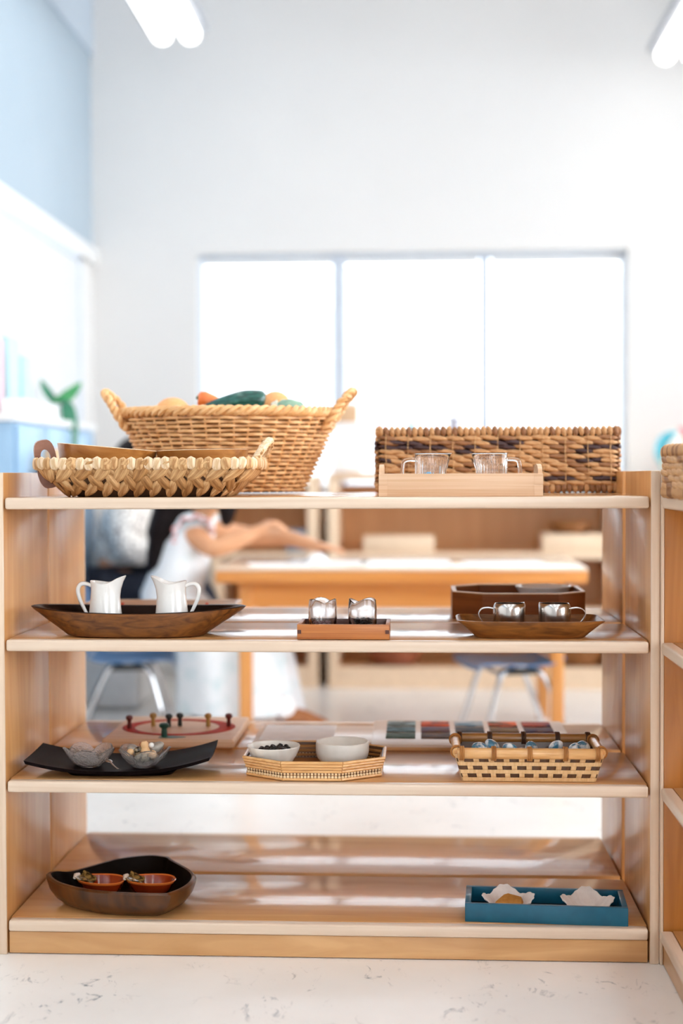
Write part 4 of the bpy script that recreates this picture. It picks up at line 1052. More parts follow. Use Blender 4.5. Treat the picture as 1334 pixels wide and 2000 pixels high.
# ================================================================= BOTTOM SHELF
def tear_bowl():
    t = thing('wooden_bowl', 'dark glossy leaf shaped wooden bowl at the left of the bottom shelf', 'bowl', (.195, .124, Z4))
    rim = [(-.150, -.012), (-.136, -.042), (-.106, -.072), (-.040, -.108), (.032, -.121), (.100, -.122), (.116, -.112), (.136, -.070), (.142, -.015), (.128, .030), (.100, .070), (.078, .098), (.070, .112), (.058, .120), (.024, .126), (-.035, .101), (-.082, .050), (-.115, .012), (-.140, .006)]
    P = []; N0 = len(rim)
    R3 = [Vector((x, y, 0)) for x, y in rim]
    for k in range(N0):
        a, b, c, d = R3[k-1], R3[k], R3[(k+1) % N0], R3[(k+2) % N0]
        for i in range(5):
            u = i/5; P.append(.5*((2*b)+(c-a)*u+(2*a-5*b+4*c-d)*u*u+(3*b-a-3*c+d)*u**3))
    def ring(s, z, ins=0, lift=0):
        out = []
        for p in P:
            q = p*s; l = max(0, q.length-ins)/(q.length or 1); q = q*l
            out.append((q.x, q.y+.004*(1-s), z+lift*(max(0, (q.y)/.12)*.006+max(0, -q.x/.15)**4*.006)))
        return out
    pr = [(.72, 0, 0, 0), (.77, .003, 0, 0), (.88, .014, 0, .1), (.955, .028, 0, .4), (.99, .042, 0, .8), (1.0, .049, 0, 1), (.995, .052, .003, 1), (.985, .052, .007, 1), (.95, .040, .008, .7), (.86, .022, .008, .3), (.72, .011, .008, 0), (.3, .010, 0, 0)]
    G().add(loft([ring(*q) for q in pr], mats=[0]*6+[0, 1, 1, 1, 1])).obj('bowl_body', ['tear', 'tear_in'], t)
tear_bowl()
def glaze_dish(label, loc, rz):
    t = thing('ceramic_dish', label, 'dish', loc, rz); n = 40
    def ring(a, b, z, lift):
        out = []
        for j in range(n):
            th = 2*PI*j/n; c, s = math.cos(th), math.sin(th)
            x = a*c*(1.08 if c < 0 else 1); y = b*math.copysign(abs(s)**.85, s)*(1+.12*c)
            out.append((x, y, z+lift*(.005*abs(y/b)**2+.004*(x/a)**2)))
        return out
    pr = [(.022, .014, 0, 0), (.026, .017, .001, 0), (.038, .027, .012, .4), (.0455, .034, .024, 1), (.0470, .0355, .0275, 1), (.0455, .034, .0285, 1), (.0435, .032, .0265, 1), (.036, .025, .013, .4), (.024, .015, .004, 0), (.01, .006, .0035, 0)]
    G().add(loft([ring(*q) for q in pr], mats=[0, 0, 0, 1, 1, 1, 0, 0, 0])).obj('dish_body', ['terracotta', 'terracotta_rim'], t)
    V, F = [], []
    for side in (0, 1):
        for i in range(7):
            for j in range(7):
                u, v = i/6, -1+2*j/6; w = .024*(1-.55*abs(u-.35))
                V.append((-.048+.030*u, w*v, .034-.010*u+.004*math.sin(9*v+4*u)*.4+.006*v*v-(.0022 if side else 0)))
    for i in range(6):
        for j in range(6):
            q = i*7+j; F += [[q, q+1, q+8, q+7], [49+q, 56+q, 57+q, 50+q]]
    ed = list(range(7))+[i*7+6 for i in range(1, 7)]+[42+j for j in range(5, -1, -1)]+[i*7 for i in range(5, 0, -1)]
    for q in range(len(ed)): a, b_ = ed[q], ed[(q+1) % len(ed)]; F.append([a, 49+a, 49+b_, b_])
    one((V, F), 'leaf_ornament', 'leaf_glaze', t)
    one(tube([(-.047, -.020, .036), (-.050, -.010, .038), (-.049, .002, .037)], [.003, .0045, .003], 8), 'white_tip', 'glaze_white', t)
glaze_dish('small red glazed dish with leaf end, left one in the leaf shaped bowl', (.1510, .120, Z4+.0125), -.25); glaze_dish('small red glazed dish with leaf end, right one in the leaf shaped bowl', (.2480, .124, Z4+.0125), -.12)

t = thing('blue_tray', 'rectangular teal blue box tray at the right of the bottom shelf', 'tray', (.9985, .080, Z4), -.056)
L2, D2, Hb = .1480, .0590, .034
one(rbox(-L2, L2, -D2, -D2+.009, 0, Hb, .0012), 'front_board', 'blue_paint', t); one(rbox(-L2, L2, D2-.009, D2, 0, Hb, .0012), 'back_board', 'blue_paint', t)
for s in (-1, 1): one(rbox(min(s*L2, s*(L2-.011)), max(s*L2, s*(L2-.011)), -D2+.0085, D2-.0085, 0.0002, Hb-.0002, .001), 'end_board', 'blue_paint', t)
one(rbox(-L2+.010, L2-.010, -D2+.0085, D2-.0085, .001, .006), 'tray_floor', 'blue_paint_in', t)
def leaf_dish(label, loc, rz):
    n = 80; 
    def ring(R_, z, lift, am):
        out = []
        for j in range(n):
            a = 2*PI*j/n; lob = abs(math.cos(2*a))**2.2; fine = .02*math.cos(22*a)*am
            r = R_*(1+.13*am*(lob-.4)+fine)
            out.append((r*math.cos(a), r*math.sin(a), z+lift*(lob**.7*.013*(.35+.65*(1+math.sin(a))/2)-.004*(1-math.sin(a))/2+.0010*math.cos(18*a))))
        return out
    pr = [(.014, 0, 0, 0), (.017, .001, 0, 0), (.032, .010, .25, .5), (.0455, .020, 1, 1), (.0460, .0215, 1, 1), (.0445, .0222, 1, 1), (.0310, .0125, .25, .5), (.016, .004, 0, .1), (.006, .0035, 0, 0)]
    o = one(loft([ring(*q) for q in pr]), 'leaf_dish', 'leafware', loc=loc); o.rotation_euler = (0, 0, rz)
    return tag(o, label, 'dish')
leaf_dish('white leaf shaped dish with a tan block, left in the blue tray', (.9300, .084, Z4+.0064), .12); leaf_dish('empty white leaf shaped dish at the right in the blue tray', (1.0765, .076, Z4+.0064), -.05)
t = one(loft([[(-.027, -.012, 0), (.024, -.016, .0), (.028, .006, .002), (.004, .018, .001), (-.022, .010, .001)], [(-.025, -.010, .007), (.022, -.013, .008), (.024, .006, .012), (.000, .014, .016), (-.008, .010, .015)]]), 'cork_wedge', 'tan_sponge', loc=(.9310, .084, Z4+.0175))
tag(t, 'angular tan cork wedge lying in the left leaf dish', 'cork')

# ---------------------------------------------------------------- basket on the right unit
seagrass_basket('seagrass_basket', 'coarse pale seagrass basket cut off by the right edge', (1.333, -.155, Z1+.001), .135, .13, .085, {}, 0, .05, (0, 3), 5)

# ================================================================= BACKGROUND ROOM
# table
t = thing('classroom_table', 'low beech table with pale top where the child sits', 'table', (.705, 2.33, 0))
TX, TY, TZ = .60, .34, .588
one(rbox(-TX, TX, -TY, TY, TZ-.012, TZ, .004), 'table_top', 'table_top', t)
one(rbox(-TX+.001, TX-.001, -TY+.001, TY-.001, TZ-.052, TZ-.012, .006), 'top_core', 'honey', t)
for s in (-1, 1):
    one(rbox(-TX+.07, TX-.07, s*(TY-.07)-.01, s*(TY-.07)+.01, TZ-.135, TZ-.052), 'apron', 'honey', t)
    one(rbox(s*(TX-.09)-.01, s*(TX-.09)+.01, -TY+.07, TY-.07, TZ-.135, TZ-.052), 'apron', 'honey', t)
    for q in (-1, 1): one(rbox(s*(TX-.092)-.021, s*(TX-.092)+.021, q*(TY-.075)-.021, q*(TY-.075)+.021, 0, TZ-.052, .006), 'leg', 'honey_v', t)
for k, (x, y, rz, w, h, lb) in enumerate(((.30, 2.13, .2, .10, .07, 'white paper sheet under the child near the left end of the table'), (.46, 2.24, -.1, .13, .09, 'white paper sheet in front of the child outstretched hand'), (.72, 2.25, .05, .15, .10, 'white paper sheet near the middle of the low table'), (1.05, 2.2, .12, .13, .09, 'white paper sheet at the right end of the low table'))):
    o = tag(one(rbox(-w, w, -h, h, 0, .002), 'paper_sheet', 'paper', loc=(x, y, TZ+.0006)), lb, 'paper'); o.rotation_euler = (0, 0, rz)
tag(one(loft([se(.04, .03, 0, 2.5, 20), se(.036, .026, .012, 2.5, 20), se(.015, .01, .03, 2, 20)]), 'crumpled_paper', 'paper', loc=(.42, 2.22, TZ+.003)), 'crumpled white paper beside the child hand on the table', 'paper')

# child chairs
def make_chair(label, loc, rotz, s=1.0):
    """Faces +x; seat height .30."""
    t = thing('school_chair', label, 'chair', loc, rotz, None); t.scale = (s, s, s)
    rings = []
    V = []; F = []; nu, nv = 14, 10
    prof = bez([(.175, 0, .283), (.165, 0, .297), (.10, 0, .297), (0, 0, .290), (-.08, 0, .294), (-.115, 0, .315)], 3)[:nu+1]
    m = len(prof)
    for side in (0, 1):
        for i, p in enumerate(prof):
            for j in range(nv+1):
                v = -1+2*j/nv; w = .155*(1-.10*(i/(m-1)))
                V.append((p.x, w*v, p.z+.012*v*v*1.0-(.006 if side else 0)))
    S_ = m*(nv+1)
    for i in range(m-1):
        for j in range(nv):
            q = i*(nv+1)+j; F += [[q, q+1, q+nv+2, q+nv+1], [S_+q, S_+q+nv+1, S_+q+nv+2, S_+q+1]]
    ed = list(range(nv+1))+[i*(nv+1)+nv for i in range(1, m)]+[(m-1)*(nv+1)+j for j in range(nv-1, -1, -1)]+[i*(nv+1) for i in range(m-2, 0, -1)]
    for q in range(len(ed)): a, b_ = ed[q], ed[(q+1) % len(ed)]; F.append([a, S_+a, S_+b_, b_])
    one((V, F), 'seat', 'chair_blue', t)
    V = []; F = []; m = 11
    for side in (0, 1):
        for i in range(m):
            f = i/(m-1); z = .315+.285*f; w = .140*(1+.06*math.sin(PI*f))*(1 if f < .8 else math.sqrt(max(.05, 1-((f-.8)/.2)**2*.75)))
            for j in range(nv+1):
                v = -1+2*j/nv
                V.append((-.115-.060*f+.035*v*v*(1 if f > .2 else f*5)-(.006 if side else 0), w*v, z-.02*v*v*(f > .9)))
    S_ = m*(nv+1)
    for i in range(m-1):
        for j in range(nv):
            q = i*(nv+1)+j; F += [[q, q+1, q+nv+2, q+nv+1], [S_+q, S_+q+nv+1, S_+q+nv+2, S_+q+1]]
    ed = list(range(nv+1))+[i*(nv+1)+nv for i in range(1, m)]+[(m-1)*(nv+1)+j for j in range(nv-1, -1, -1)]+[i*(nv+1) for i in range(m-2, 0, -1)]
    for q in range(len(ed)): a, b_ = ed[q], ed[(q+1) % len(ed)]; F.append([a, S_+a, S_+b_, b_])
    one((V, F), 'backrest', 'chair_blue', t)
    for sy in (-1, 1):
        for sx in (-1, 1):
            lg = one(tube(bez([(sx*.02+.02, sy*.10, .282), (sx*.07+.02, sy*.115, .262), (sx*.125+.01, sy*.130, .10), (sx*.155+.01, sy*.138, .012)], 4), .0095, 9), 'leg', 'chrome', t)
            one(lathe([(.012, 0), (.013, .004), (.012, .022), (.008, .024)], 12, cx=sx*.155+.01, cy=sy*.138), 'foot_cap', 'rubber', lg)
        one(rbox(-.05, .09, sy*.105-.014, sy*.105+.014, .262, .284, .006), 'seat_bracket', 'rubber', t)
    one(tube([(.085, -.115, .262), (.085, .115, .262)], .008, 8), 'cross_bar', 'chrome', t)
    return t
c1 = make_chair('blue plastic chair with chrome legs under the child', (-.245, 2.25, 0), .12)
c2 = copy_tree(c1, (1.09, 2.16, 0), (0, 0, PI+.25), 'blue plastic chair with chrome legs at the right end of the table'); c1.scale = (1.0, 1.0, .88); c2.scale = (1.0, 1.0, .9)
c1['group'] = c2['group'] = 'blue school chairs at the low table'

# people -------------------------------------------------------------
def skin_body(name, nodes, edges, mat, parent, sub=2):
    """nodes: name -> (x, y, z, radius); one continuous surface grown over the skeleton."""
    ks = list(nodes); ix = {k: i for i, k in enumerate(ks)}
    me = bpy.data.meshes.new(name); me.from_pydata([nodes[k][:3] for k in ks], [(ix[a], ix[b]) for a, b in edges], [])
    o = bpy.data.objects.new(name, me); COL.objects.link(o); o.parent = parent
    md = o.modifiers.new('skin', 'SKIN'); md.use_smooth_shade = True; md.branch_smoothing = .6
    for i, k in enumerate(ks):
        sv = me.skin_vertices[0].data[i]; r = nodes[k][3]; sv.radius = (r, r) if not isinstance(r, tuple) else r
        sv.use_root = (i == 0)
    ss = o.modifiers.new('subdivision', 'SUBSURF'); ss.levels = sub; ss.render_levels = sub
    dg = bpy.context.evaluated_depsgraph_get(); ev = o.evaluated_get(dg); nm = bpy.data.meshes.new_from_object(ev)
    o.modifiers.clear(); o.data = nm; nm.name = name
    nm.materials.clear(); nm.materials.append(MAT[mat]); nm.shade_smooth()
    return o

def hand_nodes(nodes, edges, pre, wrist, d, side, s=1.0, curl=.35):
    """palm and five fingers beyond the wrist; d = direction, side = thumb side direction."""
    w = Vector(nodes[wrist][:3]); d = Vector(d).normalized(); sd = Vector(side); sd = (sd-d*sd.dot(d)).normalized(); dn = d.cross(sd).normalized()
    if dn.z > 0: dn = -dn
    pm = w+d*.036*s; nodes[pre+'palm'] = (*pm, .017*s); edges.append((wrist, pre+'palm'))
    for k, (off, L) in enumerate(((.020, .034), (.007, .040), (-.007, .037), (-.019, .029))):
        b = pm+d*.022*s+sd*off*s; m = b+d*L*.55*s+dn*L*curl*.4*s; e = m+d*L*.45*s+dn*L*curl*s
        for nm, p, r in (('b', b, .0075), ('m', m, .0068), ('e', e, .0055)): nodes[f'{pre}f{k}{nm}'] = (*p, r*s)
        edges += [(pre+'palm', f'{pre}f{k}b'), (f'{pre}f{k}b', f'{pre}f{k}m'), (f'{pre}f{k}m', f'{pre}f{k}e')]
    b = pm-d*.006*s+sd*.020*s; m = b+(d*.6+sd*.8)*.018*s; e = m+(d*.9+sd*.35)*.018*s
    for nm, p, r in (('b', b, .0085), ('m', m, .0075), ('e', e, .006)): nodes[f'{pre}t{nm}'] = (*p, r*s)
    edges += [(pre+'palm', pre+'tb'), (pre+'tb', pre+'tm'), (pre+'tm', pre+'te')]

def face(parent, c, r, d, hair_mat='hair'):
    """eyes, ears, nose and mouth as small parts on the head at c, looking along d."""
    d = Vector(d).normalized(); s = Vector((0, 0, 1)).cross(d).normalized(); u = d.cross(s)
    c = Vector(c)
    for q in (-1, 1):
        one(sph((0, 0, 0), r*.10, 10, 8), 'eye', 'eye', parent, loc=c+d*r*.83+s*q*r*.36+u*r*.06)
        one(sph((0, 0, 0), (r*.10, r*.20, r*.26) if abs(d.x) < .7 else (r*.20, r*.10, r*.26), 10, 8), 'ear', 'skin', parent, loc=c+s*q*r*.98-d*r*.05)
    one(sph((0, 0, 0), (r*.17, r*.14, r*.2), 10, 8), 'nose', 'skin', parent, loc=c+d*r*1.0-u*r*.18)
    one(sph((0, 0, 0), (r*.12, r*.28, r*.07), 10, 8), 'mouth', 'lip', parent, loc=c+d*r*.88-u*r*.52)

def child():
    t = thing('person', 'child with long black hair in white floral dress leaning on the low table', 'person', (0, 0, 0))
    N = {'pel': (-.13, 2.25, .375, .082), 'wst': (-.095, 2.25, .47, .074), 'che': (-.045, 2.25, .60, .084), 'nb': (.012, 2.25, .725, .045), 'nk': (.035, 2.25, .765, .036), 'hd': (.058, 2.25, .835, .074), 'hd2': (.072, 2.25, .895, .076), 'hd3': (.074, 2.25, .935, .048),
         'sn': (.0, 2.165, .700, .044), 'en': (.078, 2.115, .638, .037), 'fn': (.16, 2.135, .668, .032), 'wn': (.225, 2.155, .700, .022),
         'sf': (.015, 2.335, .700, .044), 'ef': (.195, 2.40, .665, .035), 'ff': (.31, 2.36, .668, .030), 'wf': (.42, 2.30, .640, .022),
         'hn': (-.09, 2.195, .345, .07), 'kn': (.20, 2.17, .335, .052), 'an': (.315, 2.17, .095, .034), 'tn': (.40, 2.17, .045, .028),
         'hf': (-.09, 2.305, .345, .07), 'kf': (.13, 2.32, .33, .052), 'af': (-.01, 2.33, .085, .034), 'tf': (.07, 2.33, .04, .028)}
    E = [('pel', 'wst'), ('wst', 'che'), ('che', 'nb'), ('nb', 'nk'), ('nk', 'hd'), ('hd', 'hd2'), ('hd2', 'hd3'), ('che', 'sn'), ('sn', 'en'), ('en', 'fn'), ('fn', 'wn'), ('che', 'sf'), ('sf', 'ef'), ('ef', 'ff'), ('ff', 'wf'),
         ('pel', 'hn'), ('hn', 'kn'), ('kn', 'an'), ('an', 'tn'), ('pel', 'hf'), ('hf', 'kf'), ('kf', 'af'), ('af', 'tf')]
    hand_nodes(N, E, 'n', 'wn', (.8, .2, .35), (.2, .8, .4), 1.0, .9); hand_nodes(N, E, 'f', 'wf', (.9, -.25, -.12), (.2, -.9, 0), 1.0, .2)
    skin_body('body', N, E, 'skin', t)
    face(t, (.072, 2.25, .885), .078, (.9, -.1, -.25))
    # dress
    n = 48; rings = []
    spec = [(.022, .032, .060, .742), (.005, .062, .112, .722), (-.022, .088, .125, .66), (-.048, .096, .125, .58), (-.080, .104, .130, .49), (-.055, .130, .150, .430), (.055, .195, .165, .372), (.125, .200, .175, .30), (.140, .205, .180, .20), (.150, .215, .185, .085)]
    for k, (cx_, rx, ry, z) in enumerate(spec):
        rp = .0 if k < 5 else (.02+.035*(k-5)/4)
        rings.append([(cx_+rx*(1+rp*math.sin(11*2*PI*j/n))*math.cos(2*PI*j/n), 2.25+ry*(1+rp*math.sin(9*2*PI*j/n))*math.sin(2*PI*j/n), z) for j in range(n)])
    inner = [[(p[0]*.97+.002, 2.25+(p[1]-2.25)*.96, p[2]+.001) for p in r] for r in rings[:4:-1]]
    one(loft(rings+inner, True, False), 'dress', 'dress', t)
    for y, s in ((2.150, -1), (2.35, 1)):
        g = G(); pts = []
        V = []; F = []; m = 40
        for j in range(m+1):
            a = 2*PI*j/m
            for (R_, h, e) in ((.046, .030, 0), (.060, .004, 0), (.066+.010*math.sin(9*a), -.020, 0), (.062+.010*math.sin(9*a), -.021, 0), (.055, .003, 0), (.043, .026, 0)):
                d = Vector((.35, s*.75, -.55)).normalized(); u = d.orthogonal().normalized(); v = d.cross(u)
                V.append(Vector((.004, y, .706))+u*R_*math.cos(a)+v*R_*math.sin(a)-d*h)
        for j in range(m):
            for k in range(6): F.append([6*j+k, 6*j+(k+1) % 6, 6*j+6+(k+1) % 6, 6*j+6+k])
        sl = one((V, F), 'sleeve', 'dress', t)
        d = Vector((.35, s*.75, -.55)).normalized(); u = d.orthogonal().normalized(); v = d.cross(u)
        one(tube([Vector((.004, y, .706))+u*(.065+.010*math.sin(9*2*PI*j/m))*math.cos(2*PI*j/m)+v*(.065+.010*math.sin(9*2*PI*j/m))*math.sin(2*PI*j/m)+d*.021 for j in range(m)], .0028, 5, True), 'sleeve_piping', 'dress_pink', sl)
    # hair: cap and long fall down the back, a lock in front
    g = G(); g.add(sph((.058, 2.25, .905), (.092, .090, .084), 24, 14))
    g.add(tube(bez([(.02, 2.25, .93), (-.035, 2.24, .86), (-.075, 2.225, .77), (-.100, 2.21, .68), (-.110, 2.205, .58), (-.108, 2.205, .50)], 5), [.07]*6+[.066]*5+[.060]*5+[.050]*5+[.036]*4+[.02], 16))
    g.add(tube(bez([(.08, 2.18, .92), (.115, 2.16, .84), (.125, 2.155, .77), (.120, 2.15, .715)], 4), [.03, .034, .036, .038, .038, .036, .035, .034, .032, .028, .024, .018, .008], 12))
    g.obj('hair', 'hair', t)
    # shoes
    def shoe(p, q, m, w=.036):
        p, q = Vector(p), Vector(q); d = (q-p)
        one(tube(bez([p-d*.35+Vector((0, 0, .0)), p-d*.15, p+d*.3, p+d*.75, q+d*.15, q+d*.28], 3), [.012, .022, .028, .031, .034, .035, .036, .037, .037, .036, .036, .035, .033, .030, .022, .008], 14), 'shoe', m, t)
    shoe((.325, 2.17, .080), (.425, 2.17, .040), 'shoe'); shoe((.0, 2.33, .058), (.075, 2.33, .040), 'shoe_dark')
    one(tube([(.300, 2.17, .135), (.318, 2.17, .098), (.328, 2.17, .08)], [.036, .038, .036], 14), 'sock', 'paper', t)
    return t
child()

def adult():
    t = thing('person', 'person with dark hair in speckled grey sweater and navy trousers, seated behind the child', 'person', (0, 0, 0))
    Y0 = 2.86
    N = {'pel': (-.42, Y0, .47, .115), 'wst': (-.40, Y0, .56, .112), 'che': (-.365, Y0, .68, .125), 'nb': (-.325, Y0, .805, .055), 'nk': (-.312, Y0, .84, .046), 'hd': (-.300, Y0, .905, .078), 'hd2': (-.292, Y0, .955, .080), 'hd3': (-.292, Y0, .99, .05),
         'sn': (-.355, Y0-.14, .755, .056), 'en': (-.33, Y0-.19, .60, .047), 'wn': (-.19, Y0-.12, .60, .028),
         'sf': (-.345, Y0+.14, .755, .056), 'ef': (-.30, Y0+.19, .60, .047), 'wf': (-.16, Y0+.10, .60, .028),
         'hn': (-.38, Y0-.09, .435, .085), 'kn': (-.08, Y0-.10, .445, .062), 'an': (-.05, Y0-.10, .09, .042), 'tn': (.06, Y0-.10, .045, .034),
         'hf': (-.38, Y0+.09, .435, .085), 'kf': (-.08, Y0+.12, .445, .062), 'af': (-.05, Y0+.12, .09, .042), 'tf': (.06, Y0+.12, .045, .034)}
    E = [('pel', 'wst'), ('wst', 'che'), ('che', 'nb'), ('nb', 'nk'), ('nk', 'hd'), ('hd', 'hd2'), ('hd2', 'hd3'), ('che', 'sn'), ('sn', 'en'), ('en', 'wn'), ('che', 'sf'), ('sf', 'ef'), ('ef', 'wf'), ('pel', 'hn'), ('hn', 'kn'), ('kn', 'an'), ('an', 'tn'), ('pel', 'hf'), ('hf', 'kf'), ('kf', 'af'), ('af', 'tf')]
    hand_nodes(N, E, 'n', 'wn', (.9, .2, -.1), (0, .5, .8), 1.25, .5); hand_nodes(N, E, 'f', 'wf', (.9, -.2, -.1), (0, -.5, .8), 1.25, .5)
    skin_body('body', N, E, 'skin_b', t)
    face(t, (-.294, Y0, .94), .084, (1, -.05, -.15))
    def grown(ks, es, dr, name, m):
        nn = {k: (*N[k][:3], N[k][3]+dr) for k in ks}
        return skin_body(name, nn, es, m, t)
    grown(['che', 'wst', 'pel', 'nb', 'sn', 'en', 'wn', 'sf', 'ef', 'wf'], [('che', 'wst'), ('wst', 'pel'), ('che', 'nb'), ('che', 'sn'), ('sn', 'en'), ('en', 'wn'), ('che', 'sf'), ('sf', 'ef'), ('ef', 'wf')], .016, 'sweater', 'sweater')
    grown(['pel', 'hn', 'kn', 'an', 'hf', 'kf', 'af'], [('pel', 'hn'), ('hn', 'kn'), ('kn', 'an'), ('pel', 'hf'), ('hf', 'kf'), ('kf', 'af')], .012, 'trousers', 'navy')
    for q in (-.10, .12):
        one(tube([(-.09, Y0+q, .05), (-.06, Y0+q, .055), (.0, Y0+q, .05), (.06, Y0+q, .042), (.095, Y0+q, .038), (.11, Y0+q, .034)], [.02, .044, .046, .044, .036, .012], 14), 'shoe', 'rubber', t)
    g = G(); g.add(sph((-.318, Y0, .958), (.090, .094, .080), 24, 14)); g.add(tube([(-.36, Y0, .95), (-.39, Y0, .90), (-.395, Y0, .84)], [.06, .06, .03], 14))
    g.obj('hair', 'hair', t)
adult()
t = thing('cube_stool', 'white cube stool the person in the speckled sweater sits on', 'stool', (-.42, 2.86, 0))
one(rbox(-.15, .13, -.15, .15, 0.01, .315, .012), 'stool_body', 'trim', t)
one(rbox(-.152, .132, -.152, .152, .315, .345, .014), 'stool_top', 'paper', t)

# back shelf units under the window
def back_unit(label, x0, x1):
    t = thing('low_shelf', label, 'shelf', (x0, 3.30, 0)); w = x1-x0
    for a in (0, w-.042): p = one(rbox(a, a+.042, 0, .34, 0, .86, .003), 'side_panel', 'back_edge', t)
    one(rbox(.042, w-.042, .31, .335, .02, .84), 'back_panel', 'back_maple', t)
    for z, k in ((.09, 0), (.335, 0), (.565, 0), (.86, 1)):
        p = one(rbox(.042 if not k else -.0, w-.042 if not k else w, .012, .31 if not k else .34, z-.028, z) if not k else rbox(-.004, w+.004, -.004, .344, .861, .884, .003), 'shelf' if not k else 'top_board', 'back_maple' if not k else 'back_edge', t)
        if not k: one(rbox(.042, w-.042, .0, .012, z-.028, z), 'shelf_edge', 'back_edge', p)
    one(rbox(.042, w-.042, .0, .012, 0, .0615), 'kickboard', 'back_edge', t)
    return t
back_unit('low maple shelf unit against the wall under the window', .388, 1.60)
back_unit('low maple shelf unit in the right corner under the striped ball', 1.612, 2.55)
back_unit('narrow low maple shelf unit behind the child', -.10, .345)
def small_box(label, x0, x1, z, h, m='back_edge', name='wooden_box'):
    t = thing(name, label, 'box', ((x0+x1)/2, 3.38, z)); w = (x1-x0)/2
    for vf in (rbox(-w, w, -.07, -.06, 0, h, .002), rbox(-w, w, .09, .10, 0, h, .002), rbox(-w, -w+.01, -.06, .09, 0, h), rbox(w-.01, w, -.06, .09, 0, h)): one(vf, 'side_board', m, t)
    one(rbox(-w+.01, w-.01, -.06, .09, 0, .008), 'box_floor', m, t)
small_box('pale wooden box behind the middle of the low table', .535, .83, .566, .064)
small_box('pale wooden box under the round basket at the right of the back shelf', 1.275, 1.545, .566, .073)
def coil_basket(label, loc, R, H, m):
    t = thing('coil_basket', label, 'basket', loc)
    one(lathe([(R*.6, 0), (R*.7, .002), (R*.95, H*.6), (R, H*.98), (R*.94, H), (R*.88, H*.6), (R*.6, .01)], 36), 'basket_body', m, t)
    for k in range(4): one(tube([((R*(.76+.07*k))*math.cos(2*PI*j/30), (R*(.76+.07*k))*math.sin(2*PI*j/30), H*(.16+.24*k)) for j in range(30)], H*.12, 6, True), 'coil', m, t)
MAT['coil_red'] = plain('red_brown_coil', (118, 52, 28), (166, 92, 50), .6, 0, 50); MAT['coil_brown'] = plain('brown_coil', (128, 78, 32), (164, 106, 54), .6, 0, 50)
small_box('blue grey bin on the shelf behind the child hand', .215, .295, .566, .09, 'frame_blue', 'storage_bin')
coil_basket('round red brown basket on the bottom of the back shelf', (.665, 3.40, .0905), .112, .07, 'coil_red')
coil_basket('round brown basket on top of the right pale wooden box', (1.40, 3.395, .6395), .088, .05, 'coil_brown')
coil_basket('brown basket at the bottom right of the back shelf', (1.44, 3.40, .0905), .10, .08, 'coil_brown')
# things on top of the back unit
ZT = .8845
t = thing('tall_carton', 'tall white carton with a tan wooden top behind the wicker basket', 'carton', (.465, 3.46, ZT))
one(rbox(-.058, .058, -.04, .04, .012, .22, .004), 'carton_body', 'paper', t)
one(rbox(-.046, .046, -.035, .035, .22, .302, .004), 'wooden_top', 'tan_block', t)
one(rbox(-.07, .12, -.07, .07, 0, .0115, .002), 'base_board', 'tan_block', t)
def solid(name, label, kind, x, h, r, m, y=3.46):
    vf = {'cone': lathe([(r, 0), (r*.98, .003), (.0015, h)], 28), 'cyl': lathe([(r*.98, 0), (r, .002), (r, h-.002), (r*.98, h)], 28), 'ball': sph((0, 0, r), r, 24, 14)}[kind]
    tag(one(vf, name, m, loc=(x, y, ZT)), label, 'block', 'solids on the back shelf')
solid('rod_solid', 'pink round block peeping over the left end of the seagrass basket', 'cyl', .597, .222, .014, 'toy_pink', 3.5)
solid('cone_solid', 'dark teal and violet pointed cone above the seagrass basket', 'cone', .735, .265, .055, 'toy_teal', 3.47)
solid('cone_solid', 'pale olive cone just left of the dark teal cone', 'cone', .665, .225, .05, 'toy_olive', 3.55)
solid('cone_solid', 'mauve pointed cone above the middle of the seagrass basket', 'cone', .822, .245, .050, 'toy_mauve')
solid('cylinder_solid', 'grey cylinder block next to the mauve cone', 'cyl', .917, .248, .026, 'toy_grey')
solid('cone_solid', 'blue grey cone at the window mullion above the seagrass basket', 'cone', 1.035, .245, .045, 'toy_blue')
t = thing('beach_ball', 'striped red, blue, teal and white ball behind the right basket', 'ball', (1.845, 3.42, ZT+.098))
for k in range(6):
    n, m = 6, 14; V = []; F = []; R_ = .098
    for i in range(m+1):
        a = -PI/2+PI*i/m; q = max(math.cos(a), .01)
        for j in range(n+1): b_ = 2*PI*(k+j/n)/6; V.append((R_*q*math.cos(b_), R_*q*math.sin(b_), R_*math.sin(a)))
    for i in range(m):
        for j in range(n): q = i*(n+1)+j; F.append([q, q+1, q+n+2, q+n+1])
    one((V, F), 'ball_panel', ('ball_r', 'ball_w', 'ball_t', 'ball_w', 'ball_r', 'ball_b')[k], t)
t.rotation_euler = (.5, -.4, .6)

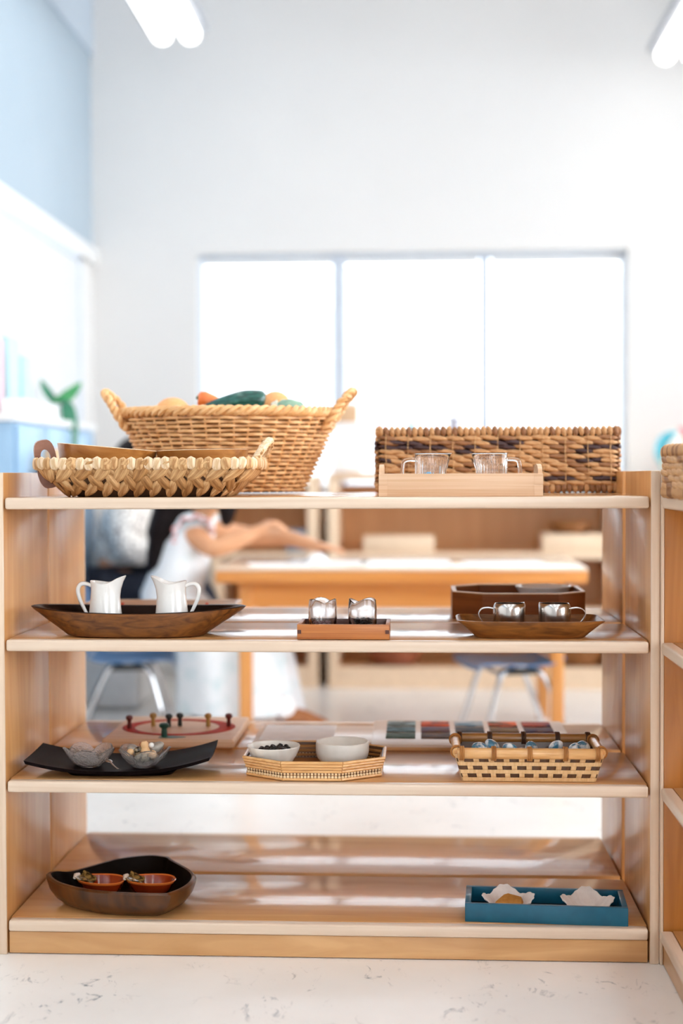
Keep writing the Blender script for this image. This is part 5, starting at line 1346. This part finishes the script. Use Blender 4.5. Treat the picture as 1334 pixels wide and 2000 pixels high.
# left: blue cabinet with plant, cards and white clutter
t = thing('blue_cabinet', 'powder blue cabinet with white top against the left wall', 'cabinet', (XL, 2.48, 0))
one(rbox(.002, .165, -.62, .47, .06, 1.06, .003), 'cabinet_body', 'cab_blue', t)
one(rbox(.002, .18, -.635, .485, 1.06, 1.085, .004), 'cabinet_top', 'trim', t)
one(rbox(.002, .15, -.6, .46, 0, .06), 'plinth', 'trim', t)
for k in range(3):
    p = one(rbox(.1655, .178, -.605+k*.358, -.262+k*.358, .08, 1.05, .004), 'door', 'cab_blue', t)
    one(tube([(.186, -.30+k*.358, .62), (.194, -.30+k*.358, .64), (.194, -.30+k*.358, .72), (.186, -.30+k*.358, .74)], .004, 6), 'door_handle', 'chrome', p)
ZCB = 1.0853
for (y, w, h, d, m, lb, rz) in ((2.02, .10, .25, .03, 'pink_pale', 'pale pink folder standing on the blue cabinet by the left edge', .0), (2.20, .13, .27, .03, 'teal_pale', 'tall pale teal folder standing on the blue cabinet', .0), (2.36, .09, .22, .03, 'teal_pale', 'shorter pale teal folder right of the tall one on the blue cabinet', .0)):
    tag(one(rbox(-d/2, d/2, -w/2, w/2, 0, h, .003), 'folder', m, loc=(XL+.06, y, ZCB)), lb, 'folder', 'folders on the blue cabinet')
for (y, w, h, lb) in ((2.04, .16, .05, 'low white box at the left of the blue cabinet top'), (2.30, .18, .045, 'low white box in the middle of the blue cabinet top')):
    tag(one(rbox(-.04, .04, -w/2, w/2, 0, h, .005), 'white_box', 'paper', loc=(XL+.135, y, ZCB)), lb, 'box', 'white boxes on the blue cabinet')
t = thing('potted_plant', 'green leafy plant in white pot on the blue cabinet', 'plant', (XL+.105, 2.66, ZCB))
one(lathe([(.030, 0), (.032, .002), (.042, .062), (.044, .066), (.041, .066), (.036, .055), (.01, .053)], 28), 'pot', 'pot', t)
def leaf(path, wmax, m):
    pts = bez(path, 6); V = []; F = []
    k = len(pts)
    for i, p in enumerate(pts):
        d = (pts[min(i+1, k-1)]-pts[max(i-1, 0)]).normalized(); s = d.cross(Vector((.55, -.8, .2))).normalized(); nn = s.cross(d)
        w = wmax*math.sin(PI*min(1, .06+.94*i/(k-1)))**.8
        V += [p-s*w, p+nn*w*.25, p+s*w, p-nn*.0015-s*0]
    for i in range(k-1):
        for q in range(4): F.append([4*i+q, 4*i+(q+1) % 4, 4*i+4+(q+1) % 4, 4*i+4+q])
    one((V, F), 'leaf', m, t)
leaf([(0, 0, .055), (-.022, -.005, .09), (-.045, -.01, .125), (-.06, -.015, .16)], .018, 'leaf_d')
leaf([(0, 0, .055), (.02, 0, .085), (.055, .01, .115), (.085, .02, .150)], .022, 'leaf')
leaf([(0, 0, .055), (.0, .0, .08), (.004, .005, .10)], .016, 'leaf')
leaf([(0, -.01, .055), (.045, -.05, .06), (.066, -.075, -.02), (.070, -.08, -.10), (.072, -.08, -.17)], .030, 'leaf_d')
t = thing('tan_jar', 'tan jar on a navy base at the left edge in front of the blue cabinet', 'jar', (-.425, 2.02, 0))
one(rbox(-.05, .05, -.05, .05, 0, .905, .004), 'pedestal', 'navy', t); one(lathe([(.03, .905), (.036, .91), (.036, .96), (.028, .975), (.001, .977)], 24), 'jar_body', 'tan_block', t)
